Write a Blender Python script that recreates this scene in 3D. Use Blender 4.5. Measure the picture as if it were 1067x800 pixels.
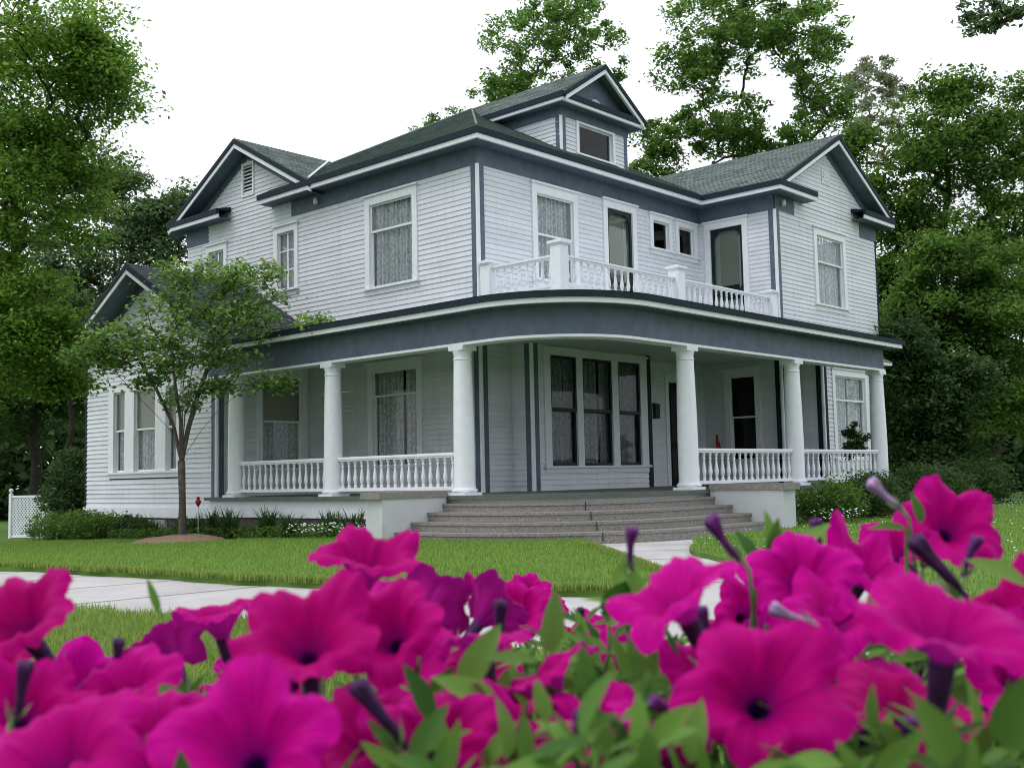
import bpy, math, random
import numpy as np
from mathutils import Vector
R = math.radians
for o in list(bpy.data.objects):
    bpy.data.objects.remove(o)
sc = bpy.context.scene
col = sc.collection

# ------------------------------------------------------------------ camera
CAM = np.array([-17.34, -16.7615, 0.3021])
YAW, PITCH, ROLL, FPX = 0.7407, 0.0837, -0.0216, 1162.86
FWD = np.array([math.cos(PITCH)*math.cos(YAW), math.cos(PITCH)*math.sin(YAW), math.sin(PITCH)])
_r = np.array([math.sin(YAW), -math.cos(YAW), 0.0]); _u = np.cross(_r, FWD)
RGT = _r*math.cos(ROLL) + _u*math.sin(ROLL)
UPV = -_r*math.sin(ROLL) + _u*math.cos(ROLL)
cd = bpy.data.cameras.new('camera'); cam = bpy.data.objects.new('camera', cd); col.objects.link(cam)
from mathutils import Matrix
M_ = Matrix(((RGT[0], UPV[0], -FWD[0], CAM[0]), (RGT[1], UPV[1], -FWD[1], CAM[1]), (RGT[2], UPV[2], -FWD[2], CAM[2]), (0, 0, 0, 1)))
cam.matrix_world = M_
cd.sensor_width = 36; cd.lens = FPX/1067*36
cd.clip_start = 0.02; cd.clip_end = 1000
cd.dof.use_dof = True; cd.dof.focus_distance = 17.0; cd.dof.aperture_fstop = 11.0
sc.camera = cam

# ------------------------------------------------------------------ light
SUN_EL, SUN_AZ = R(58), R(150)          # azimuth of the sun as an angle in plan from +X
w = bpy.data.worlds.new('World'); sc.world = w; w.use_nodes = True
nt = w.node_tree; nt.nodes.clear()
sky = nt.nodes.new('ShaderNodeTexSky'); sky.sky_type = 'NISHITA'; sky.sun_disc = False
sky.sun_elevation = SUN_EL; sky.sun_rotation = math.pi/2 - SUN_AZ
sky.dust_density = 6; sky.air_density = 1.0; sky.ozone_density = 1
bw = nt.nodes.new('ShaderNodeRGBToBW')
mx = nt.nodes.new('ShaderNodeMix'); mx.data_type = 'RGBA'; mx.inputs[0].default_value = 0.86
cloud = nt.nodes.new('ShaderNodeRGB'); cloud.outputs[0].default_value = (11.0, 11.5, 12.4, 1)   # high white overcast
bg = nt.nodes.new('ShaderNodeBackground'); bg.inputs[1].default_value = 0.105
out = nt.nodes.new('ShaderNodeOutputWorld')
nt.links.new(sky.outputs[0], mx.inputs[6]); nt.links.new(cloud.outputs[0], mx.inputs[7])
nt.links.new(mx.outputs[2], bg.inputs[0]); nt.links.new(bg.outputs[0], out.inputs[0])
sd = bpy.data.lights.new('sun', 'SUN'); sd.energy = 0.7; sd.angle = R(25); sd.color = (1, .97, .93)
so = bpy.data.objects.new('sun', sd); col.objects.link(so)
sdir = Vector((math.cos(SUN_EL)*math.cos(SUN_AZ), math.cos(SUN_EL)*math.sin(SUN_AZ), math.sin(SUN_EL)))
so.rotation_euler = (-sdir).to_track_quat('-Z', 'Y').to_euler()
vs = sc.view_settings; vs.view_transform = 'Standard'; vs.look = 'None'; vs.exposure = 0.30; vs.gamma = 1; vs.use_curve_mapping = False
sc.cycles.max_bounces = 8; sc.cycles.transparent_max_bounces = 16
sc.cycles.use_denoising = True; sc.cycles.filter_width = 1.0

# ------------------------------------------------------------------ helpers
def at(px, py, d):
    return CAM + (FWD + RGT*(px-533.5)/FPX - UPV*(py-400)/FPX)*d

def gz(x, y):
    return -0.72 - 0.025*min(max(0.0, y+2), 18)

def mat(name, base, rough=.6, var=.0, scale=6, var2=None, bump=0, spec=.3, bscale=None, detail=4):
    m = bpy.data.materials.new(name); m.use_nodes = True
    n = m.node_tree; b = n.nodes['Principled BSDF']
    b.inputs['Base Color'].default_value = (*base, 1); b.inputs['Roughness'].default_value = rough
    b.inputs['Specular IOR Level'].default_value = spec
    tc = n.nodes.new('ShaderNodeTexCoord')
    if var or var2:
        no = n.nodes.new('ShaderNodeTexNoise'); no.inputs['Scale'].default_value = scale; no.inputs['Detail'].default_value = detail
        n.links.new(tc.outputs['Object'], no.inputs['Vector'])
        cr = n.nodes.new('ShaderNodeValToRGB')
        a = var2 if var2 else tuple(c*(1-var) for c in base)
        z = base if var2 else tuple(min(1, c*(1+var)) for c in base)
        cr.color_ramp.elements[0].position = .3; cr.color_ramp.elements[1].position = .7
        cr.color_ramp.elements[0].color = (*a, 1); cr.color_ramp.elements[1].color = (*z, 1)
        n.links.new(no.outputs['Fac'], cr.inputs['Fac']); n.links.new(cr.outputs['Color'], b.inputs['Base Color'])
    if bump:
        nb = n.nodes.new('ShaderNodeTexNoise'); nb.inputs['Scale'].default_value = bscale or scale*4; nb.inputs['Detail'].default_value = 6
        n.links.new(tc.outputs['Object'], nb.inputs['Vector'])
        bp = n.nodes.new('ShaderNodeBump'); bp.inputs['Strength'].default_value = bump; bp.inputs['Distance'].default_value = .02
        n.links.new(nb.outputs['Fac'], bp.inputs['Height']); n.links.new(bp.outputs['Normal'], b.inputs['Normal'])
    return m

def leafmat(name, dark, light, trans=.35, rough=.5, spec=.3):
    m = bpy.data.materials.new(name); m.use_nodes = True; n = m.node_tree; n.nodes.clear()
    o = n.nodes.new('ShaderNodeOutputMaterial')
    g = n.nodes.new('ShaderNodeNewGeometry')
    cr = n.nodes.new('ShaderNodeValToRGB')
    cr.color_ramp.elements[0].color = (*dark, 1); cr.color_ramp.elements[1].color = (*light, 1)
    n.links.new(g.outputs['Random Per Island'], cr.inputs['Fac'])
    b = n.nodes.new('ShaderNodeBsdfPrincipled'); b.inputs['Roughness'].default_value = rough; b.inputs['Specular IOR Level'].default_value = spec
    t = n.nodes.new('ShaderNodeBsdfTranslucent')
    hs = n.nodes.new('ShaderNodeHueSaturation'); hs.inputs['Value'].default_value = 1.5; hs.inputs['Hue'].default_value = .485
    mxs = n.nodes.new('ShaderNodeMixShader'); mxs.inputs[0].default_value = trans
    n.links.new(cr.outputs['Color'], b.inputs['Base Color']); n.links.new(cr.outputs['Color'], hs.inputs['Color'])
    n.links.new(hs.outputs['Color'], t.inputs['Color'])
    n.links.new(b.outputs[0], mxs.inputs[1]); n.links.new(t.outputs[0], mxs.inputs[2]); n.links.new(mxs.outputs[0], o.inputs['Surface'])
    return m

class MB:
    def __init__(s): s.v = []; s.f = []
    def add(s, vs, fs):
        k = len(s.v); s.v += [tuple(map(float, p)) for p in vs]; s.f += [tuple(i+k for i in f) for f in fs]
    def hexa(s, p):        # 8 points: bottom 4, top 4 (turned round when the bottom runs clockwise)
        q = [np.array(x, float) for x in p]
        if np.dot(np.cross(q[1]-q[0], q[3]-q[0]), q[4]-q[0]) < 0:
            p = [p[0], p[3], p[2], p[1], p[4], p[7], p[6], p[5]]
        s.add(p, [(3, 2, 1, 0), (4, 5, 6, 7), (0, 1, 5, 4), (1, 2, 6, 5), (2, 3, 7, 6), (3, 0, 4, 7)])
    def box(s, x0, x1, y0, y1, z0, z1):
        s.hexa([(x0, y0, z0), (x1, y0, z0), (x1, y1, z0), (x0, y1, z0), (x0, y0, z1), (x1, y0, z1), (x1, y1, z1), (x0, y1, z1)])
    def fbox(s, F, u0, u1, d0, d1, z0, z1):
        s.hexa([F.p(u0, d0, z0), F.p(u1, d0, z0), F.p(u1, d1, z0), F.p(u0, d1, z0), F.p(u0, d0, z1), F.p(u1, d0, z1), F.p(u1, d1, z1), F.p(u0, d1, z1)])
    def fprism(s, F, poly, d0, d1):   # polygon in (u, z), extruded from d0 to d1
        n = len(poly)
        s.add([F.p(u, d0, z) for u, z in poly] + [F.p(u, d1, z) for u, z in poly],
              [tuple(range(n)), tuple(range(2*n-1, n-1, -1))] + [(i, (i+1) % n, n+(i+1) % n, n+i) for i in range(n)])
    def tube(s, pts, rad, n=8, cap=True):
        pts = [np.array(p, float) for p in pts]; rings = []
        prev = None
        for i, p in enumerate(pts):
            t = pts[min(i+1, len(pts)-1)] - pts[max(i-1, 0)]; t = t/(np.linalg.norm(t)+1e-9)
            a = np.array([0, 0, 1.]) if abs(t[2]) < .9 else np.array([1., 0, 0])
            if prev is not None: a = prev
            x = np.cross(t, a); x /= np.linalg.norm(x)+1e-9; y = np.cross(x, t); prev = y
            r = rad[i] if hasattr(rad, '__len__') else rad
            rings.append([p + r*(math.cos(2*math.pi*k/n)*x + math.sin(2*math.pi*k/n)*y) for k in range(n)])
        vs = [q for rg in rings for q in rg]; fs = []
        for i in range(len(pts)-1):
            for k in range(n):
                fs.append((i*n+k, i*n+(k+1) % n, (i+1)*n+(k+1) % n, (i+1)*n+k))
        if cap:
            fs.append(tuple(range(n-1, -1, -1))); fs.append(tuple(range((len(pts)-1)*n, len(pts)*n)))
        s.add(vs, fs)
    def lathe(s, c, prof, n=16):      # prof: (radius, z)
        vs = [(c[0]+r*math.cos(2*math.pi*k/n), c[1]+r*math.sin(2*math.pi*k/n), c[2]+z) for r, z in prof for k in range(n)]
        m = len(prof)
        fs = [(i*n+k, i*n+(k+1) % n, (i+1)*n+(k+1) % n, (i+1)*n+k) for i in range(m-1) for k in range(n)]
        fs += [tuple(range(n-1, -1, -1)), tuple(range((m-1)*n, m*n))]
        s.add(vs, fs)
    def band(s, A, B, zA0, zA1, zB0=None, zB1=None):   # closed band between two plan polylines A (outer) and B (inner)
        n = len(A); zB0 = zA0 if zB0 is None else zB0; zB1 = zA1 if zB1 is None else zB1
        vs = []
        for a, b in zip(A, B):
            vs += [(a[0], a[1], zA0), (a[0], a[1], zA1), (b[0], b[1], zB1), (b[0], b[1], zB0)]
        fs = []
        for i in range(n-1):
            for k in range(4):
                fs.append((4*i+k, 4*i+(k+1) % 4, 4*i+4+(k+1) % 4, 4*i+4+k))
        fs += [(0, 1, 2, 3), (4*n-1, 4*n-2, 4*n-3, 4*n-4)]
        s.add(vs, fs)
    def build(s, name, m, parent=None, smooth=False, loc=None):
        return mesh_obj(name, np.array(s.v), s.f, m, parent, smooth, loc)

def wloc(o):
    l = np.zeros(3)
    while o is not None:
        l += np.array(o.location); o = o.parent
    return l

def mesh_obj(name, v, f, m, parent=None, smooth=False, loc=None):
    me = bpy.data.meshes.new(name)
    off = np.zeros(3)
    if parent is not None: off = wloc(parent)
    if loc is not None: off = np.array(loc, float)
    v = np.asarray(v, float) - off
    me.from_pydata([tuple(p) for p in v] if isinstance(f, list) else v.tolist(), [], f if isinstance(f, list) else f.tolist())
    if m is not None: me.materials.append(m)
    if smooth:
        me.polygons.foreach_set('use_smooth', np.ones(len(me.polygons), bool))
    me.update()
    o = bpy.data.objects.new(name, me); col.objects.link(o)
    if parent is not None:
        o.parent = parent
        if loc is not None: o.location = np.array(loc) - wloc(parent)
    elif loc is not None: o.location = loc
    return o

def fast_mesh(name, v, f, m, parent=None, smooth=False, loc=None):   # numpy arrays: v (n,3), f (m,k)
    me = bpy.data.meshes.new(name)
    off = wloc(parent) if parent is not None else (np.array(loc, float) if loc is not None else np.zeros(3))
    v = np.ascontiguousarray(v - off, dtype=np.float32); k = f.shape[1]
    me.vertices.add(len(v)); me.vertices.foreach_set('co', v.ravel())
    me.loops.add(f.size); me.loops.foreach_set('vertex_index', np.ascontiguousarray(f.ravel(), dtype=np.int32))
    me.polygons.add(len(f)); me.polygons.foreach_set('loop_start', np.arange(0, f.size, k, dtype=np.int32))
    me.polygons.foreach_set('loop_total', np.full(len(f), k, dtype=np.int32))
    if smooth: me.polygons.foreach_set('use_smooth', np.ones(len(f), bool))
    me.update(calc_edges=True)
    if m is not None: me.materials.append(m)
    o = bpy.data.objects.new(name, me); col.objects.link(o)
    if parent is not None: o.parent = parent
    elif loc is not None: o.location = loc
    return o

def tag(o, label=None, cat=None, group=None, kind=None):
    if label: o['label'] = label
    if cat: o['category'] = cat
    if group: o['group'] = group
    if kind: o['kind'] = kind
    return o

def empty(name, loc, label, cat, group=None):
    o = bpy.data.objects.new(name, None); col.objects.link(o); o.location = loc; o.empty_display_size = .2
    return tag(o, label, cat, group)

def copy_part(src, parent, loc):
    c = src.copy(); col.objects.link(c); c.parent = parent; c.location = np.array(loc) - wloc(parent)
    return c

class Frame:      # a wall plane: origin, horizontal direction u, outward normal d
    def __init__(s, ox, oy, U, N): s.o = (ox, oy); s.U = U; s.N = N
    def p(s, u, d, z): return (s.o[0]+u*s.U[0]+d*s.N[0], s.o[1]+u*s.U[1]+d*s.N[1], z)

# ------------------------------------------------------------------ materials
M = {}
def siding_mat():
    m = mat('white_siding_paint', (.66, .685, .735), .55, .0, 3)
    n = m.node_tree; b = n.nodes['Principled BSDF']; tc = n.nodes.new('ShaderNodeTexCoord')
    no = n.nodes.new('ShaderNodeTexNoise'); no.inputs['Scale'].default_value = 1.3; no.inputs['Detail'].default_value = 8; no.inputs['Roughness'].default_value = .65
    mp = n.nodes.new('ShaderNodeMapping'); mp.inputs['Scale'].default_value = (1, 1, 2.2)
    n.links.new(tc.outputs['Object'], mp.inputs[0]); n.links.new(mp.outputs[0], no.inputs['Vector'])
    cr = n.nodes.new('ShaderNodeValToRGB'); cr.color_ramp.elements[0].position = .25; cr.color_ramp.elements[1].position = .65
    cr.color_ramp.elements[0].color = (.645, .66, .705, 1); cr.color_ramp.elements[1].color = (.74, .757, .81, 1)
    n.links.new(no.outputs['Fac'], cr.inputs['Fac'])
    # long vertical rain streaks and a small tone change from board to board
    st = n.nodes.new('ShaderNodeTexNoise'); st.inputs['Scale'].default_value = 1; st.inputs['Detail'].default_value = 6; mp2 = n.nodes.new('ShaderNodeMapping'); mp2.inputs['Scale'].default_value = (7, 7, .35)
    n.links.new(tc.outputs['Object'], mp2.inputs[0]); n.links.new(mp2.outputs[0], st.inputs['Vector'])
    sr = n.nodes.new('ShaderNodeMapRange'); sr.inputs[1].default_value = .52; sr.inputs[2].default_value = .78; sr.inputs[3].default_value = 1.0; sr.inputs[4].default_value = .88; n.links.new(st.outputs['Fac'], sr.inputs[0])
    ge = n.nodes.new('ShaderNodeNewGeometry'); br = n.nodes.new('ShaderNodeMapRange'); br.inputs[3].default_value = .95; br.inputs[4].default_value = 1.03; n.links.new(ge.outputs['Random Per Island'], br.inputs[0])
    m1 = n.nodes.new('ShaderNodeMath'); m1.operation = 'MULTIPLY'; n.links.new(sr.outputs[0], m1.inputs[0]); n.links.new(br.outputs[0], m1.inputs[1])
    mm = n.nodes.new('ShaderNodeMix'); mm.data_type = 'RGBA'; mm.blend_type = 'MULTIPLY'; mm.inputs[0].default_value = 1; n.links.new(cr.outputs['Color'], mm.inputs[6]); n.links.new(m1.outputs[0], mm.inputs[7]); n.links.new(mm.outputs[2], b.inputs['Base Color'])
    return m
M['siding'] = siding_mat()
M['trim'] = mat('white_trim_paint', (.79, .81, .85), .45, .04, 5, spec=.4)
M['blue'] = mat('slate_blue_paint', (.098, .124, .176), .6, .16, 4, spec=.35)
M['navy'] = mat('dark_slate_paint', (.020, .029, .043), .7, .12, 6, spec=.12)
M['black'] = mat('black_screen_paint', (.008, .012, .015), .5, .2, 8)
M['ceil'] = mat('porch_ceiling_paint', (.56, .62, .585), .6, .05, 3)
M['floor'] = mat('porch_floor_paint', (.11, .12, .11), .55, .15, 5)
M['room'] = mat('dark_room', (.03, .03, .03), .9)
def shingle_mat():
    m = mat('grey_green_shingles', (.1, .115, .115), .85)
    n = m.node_tree; b = n.nodes['Principled BSDF']; tc = n.nodes.new('ShaderNodeTexCoord')
    no = n.nodes.new('ShaderNodeTexNoise'); no.inputs['Scale'].default_value = 9; no.inputs['Detail'].default_value = 10; no.inputs['Roughness'].default_value = .75
    n.links.new(tc.outputs['Object'], no.inputs['Vector'])
    g = n.nodes.new('ShaderNodeNewGeometry')
    ad = n.nodes.new('ShaderNodeMath'); ad.operation = 'MULTIPLY_ADD'; ad.inputs[1].default_value = .45
    n.links.new(g.outputs['Random Per Island'], ad.inputs[0]); n.links.new(no.outputs['Fac'], ad.inputs[2])
    cr = n.nodes.new('ShaderNodeValToRGB'); cr.color_ramp.elements[0].position = .35; cr.color_ramp.elements[1].position = 1.05
    cr.color_ramp.elements[0].color = (.065, .09, .085, 1); cr.color_ramp.elements[1].color = (.175, .218, .20, 1)
    n.links.new(ad.outputs[0], cr.inputs['Fac']); n.links.new(cr.outputs['Color'], b.inputs['Base Color'])
    return m
M['shingle'] = shingle_mat()
M['shingledark'] = mat('dark_slate_shingles', (.05, .06, .072), .8, .35, 6)
def aggregate():
    m = mat('aggregate_concrete', (.2, .17, .14), .9, bump=.6, bscale=60)
    n = m.node_tree; b = n.nodes['Principled BSDF']; tc = n.nodes.new('ShaderNodeTexCoord')
    vo = n.nodes.new('ShaderNodeTexNoise'); vo.inputs['Scale'].default_value = 34; vo.inputs['Detail'].default_value = 8; vo.inputs['Roughness'].default_value = .85
    n.links.new(tc.outputs['Object'], vo.inputs['Vector'])
    cr = n.nodes.new('ShaderNodeValToRGB'); cr.color_ramp.elements[0].position = .32; cr.color_ramp.elements[1].position = .70
    cr.color_ramp.elements[0].color = (.065, .062, .058, 1); cr.color_ramp.elements[1].color = (.47, .44, .40, 1)
    n.links.new(vo.outputs['Fac'], cr.inputs['Fac']); n.links.new(cr.outputs['Color'], b.inputs['Base Color'])
    return m
M['agg'] = aggregate()
M['stucco'] = mat('white_stucco', (.55, .565, .58), .85, .07, 3.5, bump=.25, bscale=30, detail=8)
M['brickdark'] = mat('dark_foundation', (.13, .115, .10), .9, .3, 7, bump=.3)
def concrete_mat():
    m = mat('pale_concrete', (.52, .50, .49), .9, bump=.15, bscale=40)
    n = m.node_tree; b = n.nodes['Principled BSDF']; tc = n.nodes.new('ShaderNodeTexCoord')
    no = n.nodes.new('ShaderNodeTexNoise'); no.inputs['Scale'].default_value = .9; no.inputs['Detail'].default_value = 12; no.inputs['Roughness'].default_value = .7
    n.links.new(tc.outputs['Object'], no.inputs['Vector'])
    cr = n.nodes.new('ShaderNodeValToRGB'); cr.color_ramp.elements[0].position = .3; cr.color_ramp.elements[1].position = .7
    cr.color_ramp.elements[0].color = (.36, .345, .335, 1); cr.color_ramp.elements[1].color = (.53, .51, .51, 1)
    n.links.new(no.outputs['Fac'], cr.inputs['Fac']); n.links.new(cr.outputs['Color'], b.inputs['Base Color'])
    return m
M['concrete'] = concrete_mat()
M['lawn'] = mat('lawn_soil', (.10, .19, .03), .95, 0, 2.2, var2=(.055, .115, .02), bump=.5, bscale=30)
M['mulch'] = mat('brown_mulch', (.34, .24, .16), .95, 0, 30, var2=(.16, .10, .07), bump=.8, bscale=50)
M['soil'] = mat('dark_soil', (.02, .015, .01), .95, .3, 20)
M['bark'] = mat('grey_bark', (.085, .072, .06), .95, .35, 9, bump=.7, bscale=18)
M['barkdark'] = mat('dark_bark', (.04, .033, .028), .95, .35, 9, bump=.7, bscale=18)
M['shade'] = mat('beige_roller_shade', (.42, .41, .33), .8, .03, 2)
M['red'] = mat('red_paint', (.30, .012, .018), .5, .1, 20)
M['metal'] = mat('dark_metal', (.03, .03, .032), .4, .1, 9)
def lace_mat():
    m = mat('lace_curtain', (.86, .88, .90), .9)
    n = m.node_tree; b = n.nodes['Principled BSDF']; o = n.nodes['Material Output']; tc = n.nodes.new('ShaderNodeTexCoord')
    mp = n.nodes.new('ShaderNodeMapping'); mp.inputs['Scale'].default_value = (11, 11, 5.0)
    n.links.new(tc.outputs['Object'], mp.inputs[0])
    no = n.nodes.new('ShaderNodeTexNoise'); no.inputs['Scale'].default_value = 2.4; no.inputs['Detail'].default_value = 5; no.inputs['Roughness'].default_value = .62
    n.links.new(mp.outputs[0], no.inputs['Vector'])
    cr = n.nodes.new('ShaderNodeValToRGB'); cr.color_ramp.elements[0].position = .34; cr.color_ramp.elements[1].position = .66
    cr.color_ramp.elements[0].color = (.42, .42, .42, 1); cr.color_ramp.elements[1].color = (1, 1, 1, 1)
    n.links.new(no.outputs['Fac'], cr.inputs['Fac'])
    tr = n.nodes.new('ShaderNodeBsdfTransparent'); ms = n.nodes.new('ShaderNodeMixShader')
    n.links.new(cr.outputs['Color'], ms.inputs[0]); n.links.new(tr.outputs[0], ms.inputs[1]); n.links.new(b.outputs[0], ms.inputs[2])
    n.links.new(ms.outputs[0], o.inputs['Surface'])
    return m
M['lace'] = lace_mat()
def glass_mat(name, tint=(.55, .6, .62), ior=1.5):
    m = bpy.data.materials.new(name); m.use_nodes = True; n = m.node_tree; n.nodes.clear()
    o = n.nodes.new('ShaderNodeOutputMaterial'); t = n.nodes.new('ShaderNodeBsdfTransparent'); t.inputs[0].default_value = (*tint, 1)
    g = n.nodes.new('ShaderNodeBsdfGlossy'); g.inputs['Roughness'].default_value = .02
    tc = n.nodes.new('ShaderNodeTexCoord'); no = n.nodes.new('ShaderNodeTexNoise'); no.inputs['Scale'].default_value = 1.5
    bp = n.nodes.new('ShaderNodeBump'); bp.inputs['Strength'].default_value = .06; bp.inputs['Distance'].default_value = .05
    n.links.new(tc.outputs['Object'], no.inputs['Vector']); n.links.new(no.outputs['Fac'], bp.inputs['Height']); n.links.new(bp.outputs[0], g.inputs['Normal'])
    fr = n.nodes.new('ShaderNodeFresnel'); fr.inputs[0].default_value = ior
    ma = n.nodes.new('ShaderNodeMath'); ma.operation = 'MULTIPLY_ADD'; ma.inputs[1].default_value = .85; ma.inputs[2].default_value = .0
    ms = n.nodes.new('ShaderNodeMixShader')
    n.links.new(fr.outputs[0], ma.inputs[0]); n.links.new(ma.outputs[0], ms.inputs[0]); n.links.new(t.outputs[0], ms.inputs[1]); n.links.new(g.outputs[0], ms.inputs[2])
    n.links.new(ms.outputs[0], o.inputs['Surface'])
    return m
M['glass'] = glass_mat('window_glass', (.95, .97, .98), 1.42)
M['screen'] = glass_mat('door_screen', (.80, .82, .82), 1.2)
M['glassdark'] = glass_mat('screened_glass', (.52, .55, .56), 1.38)

# ================================================================== HOUSE
house = empty('house', (5, 5, -.9), 'two storey white clapboard house with slate blue trim and a wraparound porch', 'house')

FL = Frame(0, 0, (0, 1), (-1, 0))          # left wall
FF = Frame(0, 0, (1, 0), (0, -1))          # front wall
FWL = Frame(-2.7, 0, (0, 1), (-1, 0))      # one storey wing, front
FWS = Frame(0, 6.05, (1, 0), (0, -1))      # one storey wing, side inside the porch
FB = Frame(0, -.62, (1, 0), (0, -1))       # triple window bay, front
FBS = Frame(.96, 0, (0, 1), (-1, 0))
FRS = Frame(8.8, 0, (0, 1), (-1, 0))       # right wing, side
FR = Frame(0, -2.38, (1, 0), (0, -1))      # right wing, front
FRB = Frame(0, -3.0, (1, 0), (0, -1))      # right wing bay, front
FRBS = Frame(9.85, 0, (0, 1), (-1, 0))
FD = Frame(0, .3, (1, 0), (0, -1))         # dormer front
FDS = Frame(3.3, 0, (0, 1), (-1, 0))

def siding(F, u0, u1, z0, z1, holes=(), clip=None, e=.118, lap=.020):
    b = MB(); n = int(math.ceil((z1-z0)/e)); rnd = random.Random(int(u0*100+z0*10))
    for i in range(n):
        a = z0+i*e; c = min(a+e, z1)
        if c-a < .01: continue
        if clip:
            la, ha = clip(a); lc, hc = clip(c)
        else: la, ha, lc, hc = u0, u1, u0, u1
        la = max(la, u0); lc = max(lc, u0); ha = min(ha, u1); hc = min(hc, u1)
        if ha-la < .02: continue
        if hc < lc: lc = hc = (lc+hc)/2
        segs = [(la, ha, lc, hc)]
        mid = (a+c)/2
        for (h0, h1, hz0, hz1) in holes:
            if hz0 <= mid <= hz1:
                ns = []
                for (p, q, r, s_) in segs:
                    if h1 <= p or h0 >= q: ns.append((p, q, r, s_)); continue
                    if h0 > p: ns.append((p, h0, r, h0))
                    if h1 < q: ns.append((h1, q, h1, s_))
                segs = ns
        j = rnd.uniform(-.0015, .0015)
        for (p, q, r, s_) in segs:
            # split into boards with butt joints so that the lines are not ruler straight
            d0 = lap+j; L_ = q-p
            if L_ > 3.2 and abs(L_-(s_-r)) < .01:
                k = int(L_/rnd.uniform(2.4, 4.2))+1; cuts = [0]+sorted(rnd.uniform(.08, .92) for _ in range(k-1))+[1]
            else: cuts = [0, 1]
            for ca, cb in zip(cuts[:-1], cuts[1:]):
                g_ = .0025/max(L_, .1); pa, qa = p+L_*(ca+(g_ if ca else 0)), p+L_*(cb-(g_ if cb < 1 else 0)); ra, sa = r+(s_-r)*ca, r+(s_-r)*cb; dd = d0+rnd.uniform(-.0012, .0012); za = a+rnd.uniform(-.0015, .0015)
                b.add([F.p(pa, 0, za), F.p(qa, 0, za), F.p(qa, dd, za), F.p(pa, dd, za), F.p(sa, .002, c), F.p(ra, .002, c)], [(0, 1, 2, 3), (3, 2, 4, 5)])
            continue
            b.add([F.p(p, 0, a), F.p(q, 0, a), F.p(q, d0, a), F.p(p, d0, a), F.p(s_, .002, c), F.p(r, .002, c)], [(0, 1, 2, 3), (3, 2, 4, 5)])
    return b

def casing(F, u0, u1, z0, z1, cw=.15, head=.17, sill=True, cap=True, proud=.044, back=-.13):
    b = MB()
    b.fbox(F, u0-cw, u0, back, proud, z0, z1); b.fbox(F, u1, u1+cw, back, proud, z0, z1)
    b.fbox(F, u0-cw-.003, u1+cw+.003, back, proud+.003, z1, z1+head)
    if cap: b.fbox(F, u0-cw-.045, u1+cw+.045, back, proud+.05, z1+head, z1+head+.045)
    if sill:
        b.fbox(F, u0-cw-.04, u1+cw+.04, back, proud+.06, z0-.05, z0)
        b.fbox(F, u0-cw, u1+cw, back, proud-.008, z0-.17, z0-.05)
    return b

def curtain(F, u0, u1, z0, z1, d=-.165, gap=None, folds=None, seed=0):
    rnd = random.Random(seed); n = 72
    mids = [(u0, u1)] if gap is None else [(u0, gap-.02), (gap+.03, u1)]
    b = MB()
    for (a, c) in mids:
        k = max(12, int((c-a)*80)); ph = rnd.uniform(0, 6); fr = folds or 38; vs = []
        for j in range(k+1):
            u = a+(c-a)*j/k
            w_ = math.sin(u*fr+ph+.8*math.sin(u*3.1+ph))*.048+math.sin(u*fr*2.3+ph)*.016
            vs += [F.p(u, d+w_, z0), F.p(u, d+w_*.85, z1)]
        b.add(vs, [(2*j, 2*j+2, 2*j+3, 2*j+1) for j in range(k)])
    return b

def window(F, u0, u1, z0, z1, mid=None, cw=.15, head=.17, sash='trim', drape='lace', shade=None, glass='glass', vert=0, case=True, gap=None, seed=0, cap=True, label=None, horiz=()):
    win = casing(F, u0, u1, z0, z1, cw, head, cap=cap).build('window', M['trim'], house) if case else None
    b = MB(); s = .038 if sash == 'trim' else .055
    d0, d1 = (-.075, -.035) if sash == 'trim' else (-.05, .012)
    m_ = mid or z0
    def fr(a, c, p, q, e0, e1):
        b.fbox(F, a, a+s, e0, e1, p, q); b.fbox(F, c-s, c, e0, e1, p, q)
        b.fbox(F, a+s, c-s, e0, e1, p, p+s*1.3); b.fbox(F, a+s, c-s, e0, e1, q-s, q)
    if mid:
        fr(u0, u1, mid-.025, z1, d0+.03, d1+.02); fr(u0, u1, z0, mid+.02, d0-.02, d1-.012)
    else: fr(u0, u1, z0, z1, d0, d1)
    for k in range(vert):
        uc = u0+(u1-u0)*(k+1)/(vert+1); b.fbox(F, uc-.028, uc+.028, d0+.01, d1-.005, z0+.05, z1-.05)
    for zc in horiz:
        b.fbox(F, u0+.04, u1-.04, d0+.012, d1-.008, zc-.018, zc+.018)
    fr_o = b.build('window' if win is None else 'sash_frame', M[sash], house if win is None else win)
    root = win or fr_o
    g = MB()
    def sheet(d, za, zb):
        q = [F.p(u0+.03, d, za), F.p(u1-.03, d, za), F.p(u1-.03, d, zb), F.p(u0+.03, d, zb)]
        if F.U[1]*F.N[0]-F.U[0]*F.N[1] < 0: q = q[::-1]
        g.add(q, [(0, 1, 2, 3)])
    if mid: sheet(d0+.045, mid, z1-.03); sheet(d0-.004, z0+.04, mid)
    else: sheet((d0+d1)/2, z0+.04, z1-.03)
    g.build('pane', M[glass], root)
    if drape:
        top = z1 if shade is None else shade+.1
        curtain(F, u0-.05, u1+.05, z0-.05, top, gap=gap, seed=seed).build('curtain', M['lace'], root, smooth=True)
    if shade is not None:
        c = MB(); c.fbox(F, u0-.03, u1+.03, -.125, -.12, shade, z1+.02); c.fbox(F, u0-.03, u1+.03, -.127, -.112, shade-.03, shade)
        c.build('roller_shade', M['shade'], root)
    if label: root['label'] = label
    return root

def hole(u0, u1, z0, z1, cw=.15, head=.17):
    return (u0-cw*.55, u1+cw*.55, z0-.09, z1+head*.7)

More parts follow.
